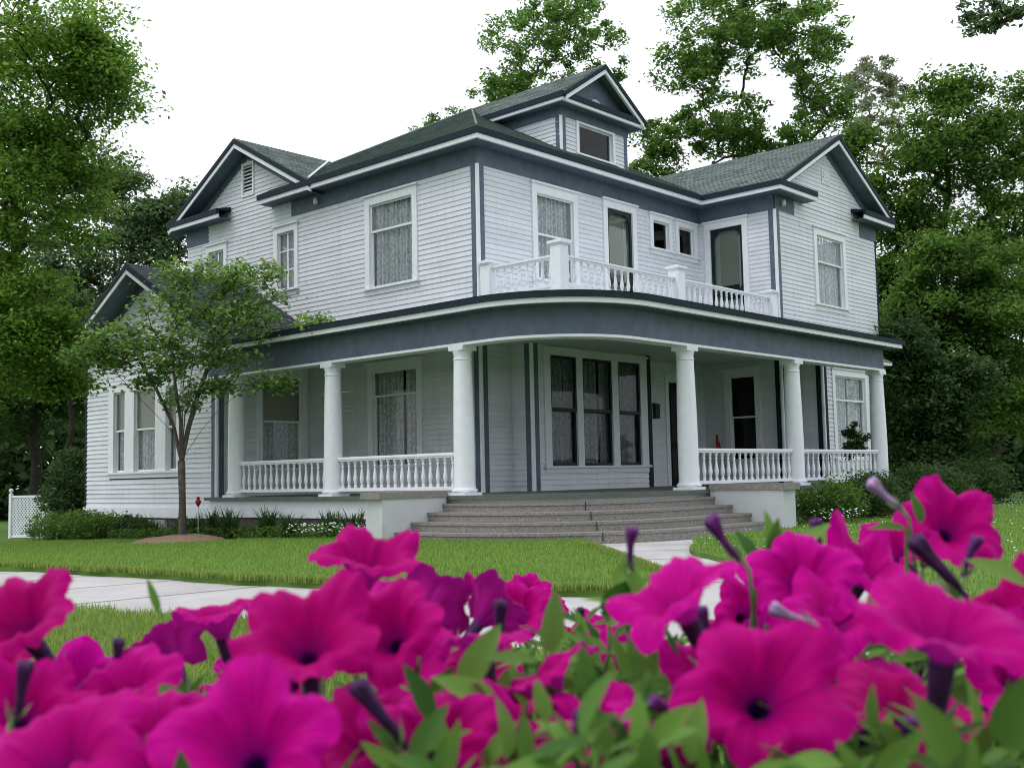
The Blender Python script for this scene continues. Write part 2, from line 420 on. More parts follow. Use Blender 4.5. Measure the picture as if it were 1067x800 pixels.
# window openings: (frame, u0, u1, z0, z1, kwargs)
W_left2 = [(2.10, 3.62, 4.90, 6.92), (6.62, 7.36, 5.32, 6.84), (9.87, 10.62, 5.32, 6.84)]
W_front2 = [(1.95, 3.28, 4.88, 6.90), (4.63, 5.68, 4.09, 7.00), (6.60, 7.32, 6.25, 6.99), (7.80, 8.52, 6.25, 6.99)]

# ---- walls
def gable_clip(c, ztop, slope):
    return lambda z: (c-(ztop-z)/slope, c+(ztop-z)/slope)

GL_C, GL_Z = 8.72, 9.65; SL = .55
WG_C, WG_Z = 11.82, 9.78
LW_C, LW_Z = 9.235, 5.92

def wall(b, name='wall'): return b.build(name, M['siding'], house)
h2 = [hole(*w_) for w_ in W_left2]
wall(siding(FL, 0, 11.75, 3.2, 7.56, h2))
wall(siding(FL, 4.9, 12.6, 7.56, 9.5, [(8.5, 8.94, 8.24, 8.93)], gable_clip(GL_C, GL_Z-.18, SL)))
wall(siding(FF, 0, 8.8, 3.6, 7.5, [hole(*w_) for w_ in W_front2]))
wall(siding(FRS, -2.38, 0, 3.6, 7.5, [hole(-1.40, -.39, 4.09, 6.97)]))
wall(siding(FR, 8.8, 14.85, 3.3, 7.56, [hole(11.04, 12.62, 4.92, 6.86)]))
wall(siding(FR, 8.8, 14.85, 7.56, 9.7, [], gable_clip(WG_C, WG_Z-.18, SL)))
# ground storey
wall(siding(FL, 0, 6.05, 0, 3.3, [hole(2.03, 3.58, .62, 2.88, .17)], lap=.030))
wall(siding(FWS, -2.7, 0, 0, 3.95, [hole(-1.44, -.27, .62, 2.92)], lap=.030))
wall(siding(FWL, 6.05, 12.42, -.24, 3.95, [(7.62, 11.05, .5, 2.9)], lap=.030))
wall(siding(FWL, 6.05, 12.42, 3.95, 5.75, [], gable_clip(LW_C, LW_Z-.2, SL), lap=.030))
wall(siding(FF, 0, .96, 0, 3.3, lap=.030))
wall(siding(FBS, -.62, 0, 0, 3.3, lap=.030))
wall(siding(FB, .96, 5.33, 0, 3.3, [(1.4, 5.05, .48, 3.1)], lap=.030))
wall(siding(Frame(5.33, 0, (0, 1), (1, 0)), -.62, 0, 0, 3.3, lap=.030))
wall(siding(FF, 5.33, 8.8, 0, 3.3, [(6.98, 8.3, 0, 2.85)], lap=.030))
wall(siding(FRS, -2.38, 0, 0, 3.3, [hole(-1.59, -.82, .62, 2.88)], lap=.030))
wall(siding(FR, 8.8, 9.85, -.3, 3.3, lap=.030))
wall(siding(FRBS, -3.0, -2.38, -.3, 3.3, lap=.030))
wall(siding(FRB, 9.85, 13.5, -.3, 3.3, [hole(10.5, 12.3, .62, 2.85)], lap=.030))
wall(siding(FR, 13.5, 14.85, -.3, 3.3, lap=.030))
wall(siding(Frame(13.5, 0, (0, 1), (1, 0)), -3, -2.38, -.3, 3.3, lap=.030))
# far sides that the picture does not show, plain clapboard as well
wall(siding(Frame(14.85, 0, (0, 1), (1, 0)), -2.38, 9.2, -.3, 7.4, e=.24))
wall(siding(Frame(0, 11.75, (1, 0), (0, 1)), 0, 9, 3.5, 7.6, e=.24))
wall(siding(Frame(0, 12.42, (1, 0), (0, 1)), -2.7, 4, -.3, 3.95, e=.24))
wall(siding(Frame(0, 9.2, (1, 0), (0, 1)), 4, 14.85, -.3, 7.6, e=.24))
# dormer walls
wall(siding(FD, 3.3, 6.0, 8.15, 9.14, [(3.9, 5.4, 8.27, 9.12)], e=.105))
wall(siding(FDS, .3, 2.6, 8.15, 9.14, [], e=.105))
wall(siding(Frame(6.0, 0, (0, 1), (1, 0)), .3, 2.6, 8.15, 9.14, [], e=.105))
# inner floors, dark
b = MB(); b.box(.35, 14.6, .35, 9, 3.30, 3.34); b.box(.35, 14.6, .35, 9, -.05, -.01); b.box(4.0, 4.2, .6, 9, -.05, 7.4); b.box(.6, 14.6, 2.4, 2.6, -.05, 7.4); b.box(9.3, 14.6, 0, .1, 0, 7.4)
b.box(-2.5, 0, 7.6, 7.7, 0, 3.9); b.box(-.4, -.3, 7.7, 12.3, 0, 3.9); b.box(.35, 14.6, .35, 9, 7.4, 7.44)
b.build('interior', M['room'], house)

# ---- second storey windows
window(FL, *W_left2[0], mid=6.27, cw=.17, head=.2, seed=1)
for k, wv in enumerate(W_left2[1:]):
    window(FL, *wv, cw=.15, vert=1, horiz=(5.85, 6.36), seed=2+k)
window(FF, *W_front2[0], mid=5.95, cw=.17, head=.22, seed=4)
for wv in W_front2[2:]:
    window(FF, *wv, cw=.15, head=.15, drape=None, shade=None, glass='glassdark')
window(FR, 11.04, 12.62, 4.92, 6.86, mid=6.13, cw=.17, head=.2, seed=6)
window(FD, 3.96, 5.34, 8.30, 9.07, cw=.10, head=.05, cap=False, drape=None)
# ---- ground storey windows
window(FL, 2.03, 3.58, .62, 2.88, mid=2.29, cw=.17, head=.18, seed=7, gap=2.62)
window(FWS, -1.44, -.27, .62, 2.92, mid=1.80, cw=.16, shade=1.84, seed=8, gap=-.98)
window(FRB, 10.5, 12.3, .62, 2.85, mid=2.2, cw=.16, seed=9, gap=11.5)
window(FRS, -1.59, -.82, .62, 2.88, mid=1.78, cw=.16, drape=None, glass='glassdark')
def wide_casing(F, openings, u0, u1, z0, z1, zt, mull=True):
    b = MB(); us = sorted(openings); edges = [u0] + [x for o in us for x in o] + [u1]
    for i in range(0, len(edges), 2):
        b.fbox(F, edges[i], edges[i+1], -.13, .052, z0, z1)
    b.fbox(F, u0-.003, u1+.003, -.13, .055, z1, zt); b.fbox(F, u0-.05, u1+.05, -.13, .085, zt, zt+.04)
    b.fbox(F, u0-.05, u1+.05, -.13, .10, z0-.05, z0); b.fbox(F, u0, u1, -.13, .047, z0-.16, z0-.05)
    return b
opsL = [(7.75, 8.25), (8.75, 9.80), (10.27, 10.86)]
wide_casing(FWL, opsL, 7.58, 11.12, .66, 2.76, 2.95).build('window_casing', M['trim'], house)
for k, (a, c) in enumerate(opsL):
    window(FWL, a, c, .66, 2.76, mid=1.74, case=False, shade=1.78, seed=20+k)
opsB = [(1.54, 2.46), (2.68, 3.79), (4.03, 4.92)]
wide_casing(FB, opsB, 1.33, 5.2, .54, 3.02, 3.16).build('window_casing', M['siding'], house)
for k, (a, c) in enumerate(opsB):
    window(FB, a, c, .54, 3.02, mid=1.80, case=False, sash='black', glass='glassdark', seed=30+k, gap=a+(c-a)*.72, label='window with a black storm sash in the porch bay')

# ---- doors
def screen_door(F, u0, u1, z0, z1, hinge=1):
    cs = casing(F, u0, u1, z0, z1, .17, .19, sill=False).build('door', M['trim'], house)
    b = MB(); s = .085; d0, d1 = -.04, .0
    b.fbox(F, u0+.01, u0+s, d0, d1, z0, z1-.01); b.fbox(F, u1-s, u1-.01, d0, d1, z0, z1-.01)
    b.fbox(F, u0+s, u1-s, d0, d1, z1-s-.01, z1-.01); b.fbox(F, u0+s, u1-s, d0, d1, z0, z0+.2); b.fbox(F, u0+s, u1-s, d0+.003, d1-.003, z0+1.0, z0+1.07)
    for (uc, sg) in ((u0+s, 1), (u1-s, -1)):    # scroll brackets in the corners
        for zc, sz in ((z1-s-.01, -1), (z0+1.07, 1)):
            P = [(uc, zc), (uc+sg*.17, zc), (uc+sg*.13, zc+sz*.05), (uc+sg*.07, zc+sz*.07), (uc+sg*.05, zc+sz*.13), (uc, zc+sz*.17)]
            b.fprism(F, P, d0+.005, d1-.005)
    b.build('screen_frame', M['black'], cs)
    g = MB(); g.fbox(F, u0+.05, u1-.05, -.025, -.022, z0+.1, z1-.05); g.build('screen', M['screen'], cs)
    p = MB(); p.fbox(F, u0, u1, -.16, -.12, z0, z1); p.build('panel', M['ceil'], cs)
    q = MB(); q.fbox(F, u0+.22, u1-.22, -.118, -.11, z0+1.3, z1-.2); q.build('pane', M['shade'], cs)
    q = MB(); q.fbox(F, u0+.22, u1-.22, -.117, -.108, z0+.9, z0+1.3); q.build('door_panel', M['navy'], cs)
    return cs
screen_door(FF, *W_front2[1])['label'] = 'black screen door in the front wall above the porch'
screen_door(FRS, -1.40, -.39, 4.09, 6.97)['label'] = 'black screen door in the side wall beside the balcony'
cs = casing(FF, 7.05, 8.24, 0, 2.72, .15, .18, sill=False).build('door', M['trim'], house); cs['label'] = 'dark front door at the back of the porch'
b = MB(); b.fbox(FF, 7.06, 8.23, -.11, -.06, 0, 2.71); b.build('door_leaf', M['black'], cs)
b = MB()
for z0_, z1_ in ((.2, 1.0), (1.15, 2.5)): b.fbox(FF, 7.25, 8.04, -.06, -.045, z0_, z1_)
b.build('door_panel', M['metal'], cs)
b = MB(); b.tube([(7.16, .04, 1.0), (7.16, -.03, 1.0), (7.16, -.05, 1.0)], [.012, .014, .028], 10); b.build('door_knob', M['metal'], cs)

# ---- friezes, corner boards
b = MB(); b.fbox(FL, 0, 6.74, .0, .03, 7.21, 7.628); b.build('frieze', M['blue'], house)
b = MB(); b.fbox(FL, 10.67, 11.78, 0, .03, 7.15, 7.628); b.build('frieze', M['blue'], house)
b = MB(); b.fbox(FF, -.03, 8.8, .0, .03, 7.205, 7.628); b.fbox(FRS, -2.41, 0, 0, .03, 7.212, 7.628)
b.fbox(FR, 8.77, 9.82, .0, .031, 7.21, 7.628); b.build('frieze', M['blue'], house)
b = MB(); b.fbox(FR, 13.8, 14.88, 0, .03, 7.19, 7.628)
b.build('frieze', M['blue'], house)
def corner(x, y, z0, z1, left=True, right=True, sx=-1, m='blue', w_=.165):
    b = MB()
    if left: b.box(x-.042, x+.004, y+.035, y+w_, z0, z1); b.build('corner_board', M[m], house)
    b = MB()
    if right: b.box(x+.035, x+w_, y-.042, y+.004, z0, z1); b.build('corner_board', M[m], house)
    t = MB(); t.lathe((x+.006, y+.006, 0), [(.052, z0+.002), (.048, z1-.002)], 12); t.build('corner_bead', M['trim'], house, smooth=False)
corner(0, 0, 3.6, 7.22); corner(8.8, -2.38, 3.6, 7.22)
corner(0, 0, 0, 3.3, w_=.17); corner(.96, -.62, 0, 3.3, w_=.17); corner(-2.7, 6.05, -.24, 3.95)
corner(8.8, -2.38, 0, 3.3, m='navy'); corner(9.85, -3.0, -.3, 3.3, m='navy')
b = MB(); b.box(5.22, 5.378, -.664, -.60, 0, 3.3); b.build('corner_board', M['navy'], house)
b = MB(); b.box(14.80, 14.88, -2.41, -2.37, 3.3, 7.2); b.build('corner_board', M['navy'], house)
b = MB(); b.box(-2.73, -2.69, 12.36, 12.45, -.24, 3.9); b.build('corner_board', M['navy'], house)
b = MB()
for (x, y) in ((3.3, .3), (6.0, .3)):
    sg = 1 if x < 5 else -1
    b = MB(); b.box(x-.02, x+.02, .33, .46, 8.1, 9.15); b.build('corner_board', M['blue'], house)
    b = MB(); b.box(min(x+sg*.03, x+sg*.15), max(x+sg*.03, x+sg*.15), .275, .31, 8.1, 9.15); b.build('corner_board', M['blue'], house)
t = MB(); t.lathe((3.31, .31, 0), [(.042, 8.1), (.042, 9.15)], 12); t.build('corner_bead', M['trim'], house)

# ---- roofs with shingle courses (real steps)
def shingles(b, P00, P10, P11, P01, course=.14, th=.012, tab=.33, seed=0):
    """plane quad: P00-P10 eave, P01-P11 top; rows of tabs with small steps"""
    rnd = random.Random(seed)
    P00, P10, P11, P01 = [np.array(p, float) for p in (P00, P10, P11, P01)]
    nrm = np.cross(P10-P00, P01-P00); nrm /= np.linalg.norm(nrm)
    if nrm[2] < 0: nrm = -nrm
    H = max(np.linalg.norm(P01-P00), np.linalg.norm(P11-P10)); n = max(1, int(H/course))
    for i in range(n):
        t0, t1 = i/n, min(1, (i+1.15)/n)
        a0 = P00+(P01-P00)*t0; c0 = P10+(P11-P10)*t0; a1 = P00+(P01-P00)*t1; c1 = P10+(P11-P10)*t1
        L = np.linalg.norm(c0-a0)
        k = max(1, int(L/tab)); off = rnd.random()
        us = [0]+[(j+off)/k for j in range(k) if 0 < (j+off)/k < 1]+[1]
        for u, v in zip(us[:-1], us[1:]):
            g = .004/max(L, .1); t_ = th+rnd.uniform(-.003, .006)
            q0 = a0+(c0-a0)*(u+g)+nrm*t_; q1 = a0+(c0-a0)*(v-g)+nrm*t_; q2 = a1+(c1-a1)*(v-g)+nrm*.001; q3 = a1+(c1-a1)*(u+g)+nrm*.001
            b.add([q0, q1, q2, q3, q0-nrm*t_, q1-nrm*t_], [(0, 1, 2, 3), (4, 5, 1, 0)])

def roof_plane(b, P, seed):   # P: 4 points, adds a slab under the shingles
    nb = [np.array(p, float) for p in P]
    b.hexa([p-np.array([0, 0, .09]) for p in nb]+[p for p in nb])
    shingles(b, *P, seed=seed)

APX = (4.4, 4.4, 10.52); E0, E1, EZ = -.46, 9.26, 7.85
b = MB(); zc = EZ+.55*.56; top = np.array(APX); hx = .1
shingles(b, (E0, 7.55, EZ), (E0, E0, EZ), (hx, hx, zc), (hx, 7.55, zc), seed=0)
shingles(b, (hx, E1-.56, zc), (hx, hx, zc), top, top, seed=5)
b.add([(E0, 7.55, EZ), (E0, E0, EZ), (hx, hx, zc), (hx, 7.55, zc)], [(0, 1, 2, 3)]); b.add([(hx, E1-.56, zc), (hx, hx, zc), top], [(0, 1, 2)])
for k, (A, B_) in enumerate((((E0, E0), (E1, E0)), ((E1, E0), (E1, E1)), ((E1, E1), (hx, E1)))):
    a = np.array((*A, EZ)); c = np.array((*B_, EZ))
    shingles(b, a, c, top, top, seed=k+1); b.add([a, c, top], [(0, 1, 2)])
b.add([(E0, E0, EZ-.01), (E1, E0, EZ-.01), (E1, E1, EZ-.01), (hx, E1, EZ-.01), (hx, 7.55, EZ-.01), (E0, 7.55, EZ-.01)], [(5, 4, 3, 2, 1, 0)])
main_roof = b.build('roof', M['shingle'], house)
b = MB()
b.tube([(E0, E0, EZ+.03), (APX[0], APX[1], APX[2]+.03)], [.028, .028], 6); b.tube([(1.6, E1-2.06, EZ+.55*2.06+.03), (APX[0], APX[1], APX[2]+.03)], [.028, .028], 6)
b.build('hip_ridge', M['shingle'], main_roof)
b = MB()    # pale valley flashing between the gable and the hip
va = np.array((-.40, 5.52, 7.93)); vb = np.array((2.7, 8.62, 9.63)); b.tube([va, vb], [.03, .03], 5); b.build('valley_flashing', M['trim'], main_roof)

def gable_roof(F, c, zt, half, d_front, d_back, slope, seed, name='roof', sm='shingle'):
    """ridge runs along the normal of F; d_front = overhang in front of the wall, d_back negative"""
    b = MB()
    zl = zt-half*slope
    for sgn in (-1, 1):
        P = [F.p(c+sgn*half, d_front, zl), F.p(c+sgn*half, d_back, zl), F.p(c, d_back, zt), F.p(c, d_front, zt)]
        b2 = [np.array(q, float) for q in P]
        b.hexa([q-np.array([0, 0, .06]) for q in b2]+b2)
        shingles(b, *P, seed=seed+sgn)
    ro = b.build(name, M[sm], house)
    rk = MB(); rw = MB(); sf = MB(); rb = MB()
    for sgn in (-1, 1):
        def para(t0, t1, ue):
            return [(c, zt-t0), (c+sgn*ue, zt-t0-ue*slope), (c+sgn*ue, zt-t1-ue*slope), (c, zt-t1)]
        rk.fprism(F, para(.022, .15, half-.01), d_front-.05, d_front+.03)
        rw.fprism(F, para(.15, .27, half-.04), d_front-.06, d_front+.002)
        sf.fprism(F, para(.27, .29, half-.02), .02, d_front-.03)
        rb.fprism(F, para(.285, .50, half-.30), -.02, .032)
    rk.build('rake_edge', M['navy'], house); rw.build('rake_trim', M['trim'], house); sf.build('soffit', M['blue'], house); rb.build('rake_board', M['blue'], house)
    return ro
gable_roof(FL, GL_C, GL_Z, 3.38, .46, -4.5, SL, 10)
gable_roof(FR, WG_C, WG_Z, 3.48, .46, -9.0, SL, 20)
gable_roof(FWL, LW_C, LW_Z, 3.65, .60, -2.75, SL, 30, sm='shingledark')

# eaves: navy edge, white crown, soffit along a plan polyline
def offset_poly(path, d):
    """offset of an axis-aligned/rounded open polyline to its right-hand side by d"""
    P = [np.array(p, float) for p in path]; out_ = []
    for i, p in enumerate(P):
        ds = []
        if i > 0: t = P[i]-P[i-1]; ds.append(t/np.linalg.norm(t))
        if i < len(P)-1: t = P[i+1]-P[i]; ds.append(t/np.linalg.norm(t))
        ns = [np.array((-t[1], t[0]))*-1 for t in ds]
        n = sum(ns); n /= np.linalg.norm(n); k = 1/max(.3, float(n@ns[0]))
        out_.append(p+n*d*k)
    return out_

def eave(path, zt, over, parent=house, navy=.135, white=.105, wall_in=0.0):
    """path: the wall line, walked so that outside lies on the right-hand side"""
    o1 = offset_poly(path, over+.035); o2 = offset_poly(path, over); o3 = offset_poly(path, over-.06); iw = offset_poly(path, wall_in)
    b = MB(); b.band(o1, o3, zt-navy, zt); b.build('eave_edge', M['navy'], parent)
    b = MB(); b.band(o2, o3, zt-navy-white, zt-navy-.002); b.build('eave_crown', M['trim'], parent)
    b = MB(); b.band(o3, iw, zt-navy-white-.001, zt-navy-white+.02); b.build('soffit', M['blue'], parent)
eave([(0, 7.62), (0, 0), (8.8, 0), (8.8, -2.38), (10.34, -2.38)], 7.85, .46)
eave([(0, 12.12), (0, 9.53)], 7.85, .46)
eave([(13.3, -2.38), (15.3, -2.38)], 7.85, .46)
b = MB()    # small shingled tops of the three cornice returns
for (x0, x1, y0, y1) in ((-.49, 0, 9.53, 12.12),):
    b.hexa([(x0, y0, 7.84), (x1, y0, 7.84), (x1, y1, 7.84), (x0, y1, 7.84), (x0, y0, 7.858), (x1, y0, 7.97), (x1, y1, 7.97), (x0, y1, 7.858)])
for (x0, x1) in ((9.0, 10.34), (13.3, 15.3)):
    b.hexa([(x0, -2.87, 7.84), (x1, -2.87, 7.84), (x1, -2.38, 7.84), (x0, -2.38, 7.84), (x0, -2.87, 7.858), (x1, -2.87, 7.858), (x1, -2.38, 7.97), (x0, -2.38, 7.97)])
b.build('cornice_return', M['navy'], house)

# ---- gable details
b = MB(); b.fbox(FL, 8.42, 8.49, -.02, .04, 8.18, 9.0); b.fbox(FL, 8.93, 9.0, -.02, .04, 8.18, 9.0); b.fbox(FL, 8.42, 9.0, -.02, .043, 8.12, 8.18); b.fbox(FL, 8.42, 9.0, -.02, .043, 9.0, 9.06)
vent = b.build('gable_vent', M['trim'], house)
b = MB()
for i in range(8):
    z = 8.2+i*.1
    b.add([FL.p(8.49, .025, z), FL.p(8.93, .025, z), FL.p(8.93, -.04, z+.075), FL.p(8.49, -.04, z+.075)], [(0, 1, 2, 3)])
b.build('louvre', M['trim'], vent)
b = MB(); b.fbox(FL, 8.49, 8.93, -.06, -.05, 8.18, 9.0); b.build('backing', M['black'], vent)
b = MB(); b.fbox(FR, 11.53, 12.0, .0, .03, 8.40, 8.84)
ros = b.build('gable_rosette', M['siding'], house)
b = MB()
for k in range(8):
    a = k*math.pi/4; c_, s_ = math.cos(a), math.sin(a); cx, cz = 11.765, 8.62
    b.fprism(FR, [(cx+.03*c_, cz+.03*s_), (cx+.11*c_-.035*s_, cz+.11*s_+.035*c_), (cx+.19*c_, cz+.19*s_), (cx+.11*c_+.035*s_, cz+.11*s_-.035*c_)], .03, .05)
b.build('petal_carving', M['trim'], ros)

# ---- dormer
b = MB()
DC, DZ = 4.62, 10.66
for sgn in (-1, 1):
    half = 1.66; sl = .66
    P = [(DC+sgn*half, -.12, DZ-half*sl), (DC+sgn*half, 4.6, DZ-half*sl), (DC, 4.6, DZ), (DC, -.12, DZ)]
    q = [np.array(p, float) for p in P]; b.hexa([p-np.array([0, 0, .07]) for p in q]+q); shingles(b, *P, seed=40+sgn)
dorm = b.build('dormer_roof', M['shingle'], house)
rk = MB(); rw = MB(); DFR = Frame(0, -.1, (1, 0), (0, -1))
for sgn in (-1, 1):
    pa = lambda t0, t1, ue: [(DC, DZ-t0), (DC+sgn*ue, DZ-t0-ue*.66), (DC+sgn*ue, DZ-t1-ue*.66), (DC, DZ-t1)]
    rk.fprism(DFR, pa(.02, .13, 1.65), -.05, .05); rw.fprism(DFR, pa(.13, .245, 1.60), -.05, .018)
rk.build('rake_edge', M['navy'], dorm); rw.build('rake_trim', M['trim'], dorm)
b = MB(); b.fprism(FD, [(3.2, 9.58), (6.04, 9.58), (DC, 10.5)], .04, .07); b.build('tympanum', M['blue'], dorm)
b = MB()
for k in range(7):
    a = math.pi*(k+.5)/7
    b.fprism(FD, [(DC, 9.66), (DC+.22*math.cos(a-.2), 9.66+.16*math.sin(a-.2)), (DC+.22*math.cos(a+.2), 9.66+.16*math.sin(a+.2))], .07, .085)
b.build('sunburst', M['stucco'], dorm)
pth = [(3.3, 2.6), (3.3, .3), (6.0, .3), (6.0, 2.6)]
o1 = offset_poly(pth, .40); o2 = offset_poly(pth, .36); o3 = offset_poly(pth, .30); iw = offset_poly(pth, -.02)
b = MB(); b.band(o1, o3, 9.44, 9.57); b.build('eave_edge', M['navy'], dorm)
b = MB(); b.band(o2, o3, 9.36, 9.438); b.build('eave_crown', M['trim'], dorm)
b = MB(); b.band(o3, iw, 9.362, 9.38); b.build('soffit', M['blue'], dorm)
b = MB(); b.band(offset_poly(pth, .03), iw, 9.13, 9.362); b.build('frieze', M['blue'], dorm)
b = MB(); b.box(3.0, 6.24, -.05, .3, 9.55, 9.60); b.build('cornice_top', M['navy'], dorm)

# ---- porch
PX, PY, PRAD = -2.82, -4.80, 1.75
def outline(off, yend=6.02, xend=9.32, n=22):
    pts = [(PX-off, yend), (PX-off, 3.2), (PX-off, 0.0)]
    cx, cy = PX+PRAD, PY+PRAD
    for k in range(n+1):
        a = math.pi+(math.pi/2)*k/n
        pts.append((cx+(PRAD+off)*math.cos(a), cy+(PRAD+off)*math.sin(a)))
    pts += [(3.0, PY-off), (xend, PY-off)]
    return pts
def slab(b, pts, z0, z1):
    n = len(pts); b.add([(*p, z0) for p in pts]+[(*p, z1) for p in pts], [tuple(range(n-1, -1, -1)), tuple(range(n, 2*n))]+[(i, (i+1) % n, n+(i+1) % n, n+i) for i in range(n)])
b = MB(); slab(b, outline(.24)+[(9.32, .2), (.2, .2), (.2, 6.02)], -.075, 0); b.build('porch_floor', M['floor'], house)
b = MB(); b.band(outline(.10), outline(-.05), -.45, -.076); b.build('porch_skirt', M['trim'], house)
b = MB(); b.band(outline(.02), outline(-.15), -1.25, -.45); b.build('porch_foundation', M['brickdark'], house)
b = MB(); slab(b, outline(-.05)+[(9.32, .2), (.2, .2), (.2, 6.02)], 3.245, 3.27); b.build('porch_ceiling', M['ceil'], house)
b = MB(); b.band(outline(.13), outline(-.13), 2.785, 3.31); b.build('porch_beam', M['blue'], house)
b = MB(); b.band(outline(.165), outline(-.16), 2.735, 2.784); b.build('beam_moulding', M['trim'], house)
oe = outline(.5, 5.62, 9.62); oi = outline(.42, 5.62, 9.62); ow = outline(.10, 5.62, 9.62)
b = MB(); b.band(oe, oi, 3.295, 3.385); b.build('eave_crown', M['trim'], house)
b = MB(); b.band(oi, ow, 3.29, 3.305); b.build('soffit', M['blue'], house)
b = MB(); b.band(outline(.545, 5.62, 9.68), oi, 3.387, 3.49); b.build('eave_edge', M['navy'], house)
# porch roof: from the eave up to the wall and the balcony deck
outr = outline(.55, 5.9, 9.7); inn = []
for (x, y) in outr:
    if y >= -2.25: inn.append((0.02, y))
    elif x <= .02: inn.append((.02, -2.25))
    else: inn.append((x, -2.25))
b = MB()
vs = [(x, y, 3.50) for x, y in outr]+[(x, y, 3.95) for x, y in inn]; n = len(outr)
b.add(vs, [(i, i+1, n+i+1, n+i) for i in range(n-1)]); b.add([(9.7, -5.35, 3.5), (9.7, -5.35, 3.38), (9.7, -2.25, 3.38), (9.7, -2.25, 3.95)], [(0, 1, 2, 3)])
b.build('porch_roof', M['shingle'], house)
b = MB(); b.box(.0, 8.8, -2.36, .0, 3.955, 4.06); b.build('balcony_deck', M['trim'], house)
b = MB(); b.box(9.75, 13.75, -3.22, -2.38, 3.28, 3.36); b.build('bay_cornice', M['trim'], house)
b = MB(); b.hexa([(9.75, -3.24, 3.36), (13.75, -3.24, 3.36), (13.75, -2.38, 3.36), (9.75, -2.38, 3.36), (9.75, -3.24, 3.38), (13.75, -3.24, 3.38), (13.75, -2.38, 3.8), (9.75, -2.38, 3.8)]); b.build('bay_roof', M['shingle'], house)

# columns
CP = [(.22, 0), (.22, .052), (.22, .056), (.242, .075), (.235, .11), (.202, .13), (.193, .2), (.195, .9), (.186, 1.6), (.167, 2.42), (.165, 2.47), (.178, 2.48), (.178, 2.50), (.165, 2.51), (.166, 2.59), (.182, 2.62), (.184, 2.65)]
cols = [(PX, 5.06), (PX, 1.55), (PX, -2.26), (.69, PY), (4.87, PY), (9.13, PY)]
proto = None
for (x, y) in cols:
    if proto is None:
        b = MB(); b.lathe((x, y, .0), CP, 28); proto = b.build('column', M['trim'], house, smooth=True, loc=(x, y, 0))
        proto.data.set_sharp_from_angle(angle=R(35))
        b = MB(); b.box(x-.225, x+.225, y-.225, y+.225, .0, .05); plinth = b.build('plinth', M['trim'], proto)
        b = MB(); b.box(x-.185, x+.185, y-.185, y+.185, 2.65, 2.735); abacus = b.build('abacus', M['trim'], proto)
    else:
        c = copy_part(proto, house, (x, y, 0))
        for ch in (plinth, abacus):
            q = ch.copy(); col.objects.link(q); q.parent = c

# railings
BP = [(.034, 0), (.034, .05), (.022, .06), (.026, .08), (.042, .16), (.044, .20), (.03, .30), (.022, .38), (.019, .42), (.03, .435), (.03, .45), (.019, .465), (.026, .50), (.034, .515), (.034, .56)]
balu_mesh = None
def railing(p0, p1, z0, h, n, name='railing', rail_w=.13, curve=None):
    global balu_mesh
    p0 = np.array(p0, float); p1 = np.array(p1, float); t = p1-p0; L = np.linalg.norm(t); t /= L; nn = np.array((-t[1], t[0]))
    F = Frame(p0[0], p0[1], tuple(t), tuple(nn)); b = MB()
    b.fbox(F, 0, L, -rail_w/2, rail_w/2, z0+h-.05, z0+h-.012); b.fbox(F, 0, L, -rail_w/2+.02, rail_w/2-.02, z0+h-.085, z0+h-.05); b.fbox(F, 0, L, -rail_w/2+.025, rail_w/2-.025, z0+h-.012, z0+h)
    b.fbox(F, 0, L, -.045, .045, z0+.10, z0+.165)
    r = b.build(name, M['trim'], house)
    hb = h-.085-.165; 
    for i in range(n):
        q = p0+t*L*(i+.5)/n; loc = (q[0], q[1], z0+.165)
        if balu_mesh is None:
            m = MB(); m.lathe((q[0], q[1], z0+.165), BP, 10); o = m.build('baluster', M['trim'], r, smooth=True, loc=loc); balu_mesh = o
            o.data.set_sharp_from_angle(angle=R(40))
        else: o = copy_part(balu_mesh, r, loc)
        o.scale = (1, 1, hb/.56)
    return r
railing((PX, 4.86), (PX, 1.75), 0, .79, 15); railing((PX, 1.35), (PX, -2.06), 0, .79, 17)
railing((.89, PY), (4.67, PY), 0, .79, 17); railing((5.07, PY), (8.93, PY), 0, .79, 16)
def newel(x, y, zt, w_=.135, z0=3.95):
    b = MB(); b.box(x-w_, x+w_, y-w_, y+w_, z0, zt-.12); b.box(x-w_-.012, x+w_+.012, y-w_-.012, y+w_+.012, z0-.0, z0+.2)
    o = b.build('newel_post', M['trim'], house)
    b = MB(); b.box(x-w_-.02, x+w_+.02, y-w_-.02, y+w_+.02, zt-.13, zt-.10); b.box(x-w_-.045, x+w_+.045, y-w_-.045, y+w_+.045, zt-.10, zt-.04)
    s_ = w_+.03; b.hexa([(x-s_, y-s_, zt-.04), (x+s_, y-s_, zt-.04), (x+s_, y+s_, zt-.04), (x-s_, y+s_, zt-.04), (x-.05, y-.05, zt), (x+.05, y-.05, zt), (x+.05, y+.05, zt), (x-.05, y+.05, zt)])
    b.build('cap', M['trim'], o)
NY = -2.27
newel(.03, -.27, 5.03); newel(.03, NY, 5.16); newel(4.27, NY, 5.16, .14); newel(8.60, NY, 5.06, .13)
railing((.03, -.41), (.03, NY+.14), 4.09, .77, 8, rail_w=.11); railing((.17, NY), (4.12, NY), 4.09, .77, 17, rail_w=.11); railing((4.42, NY), (8.46, NY), 4.09, .77, 17, rail_w=.11)

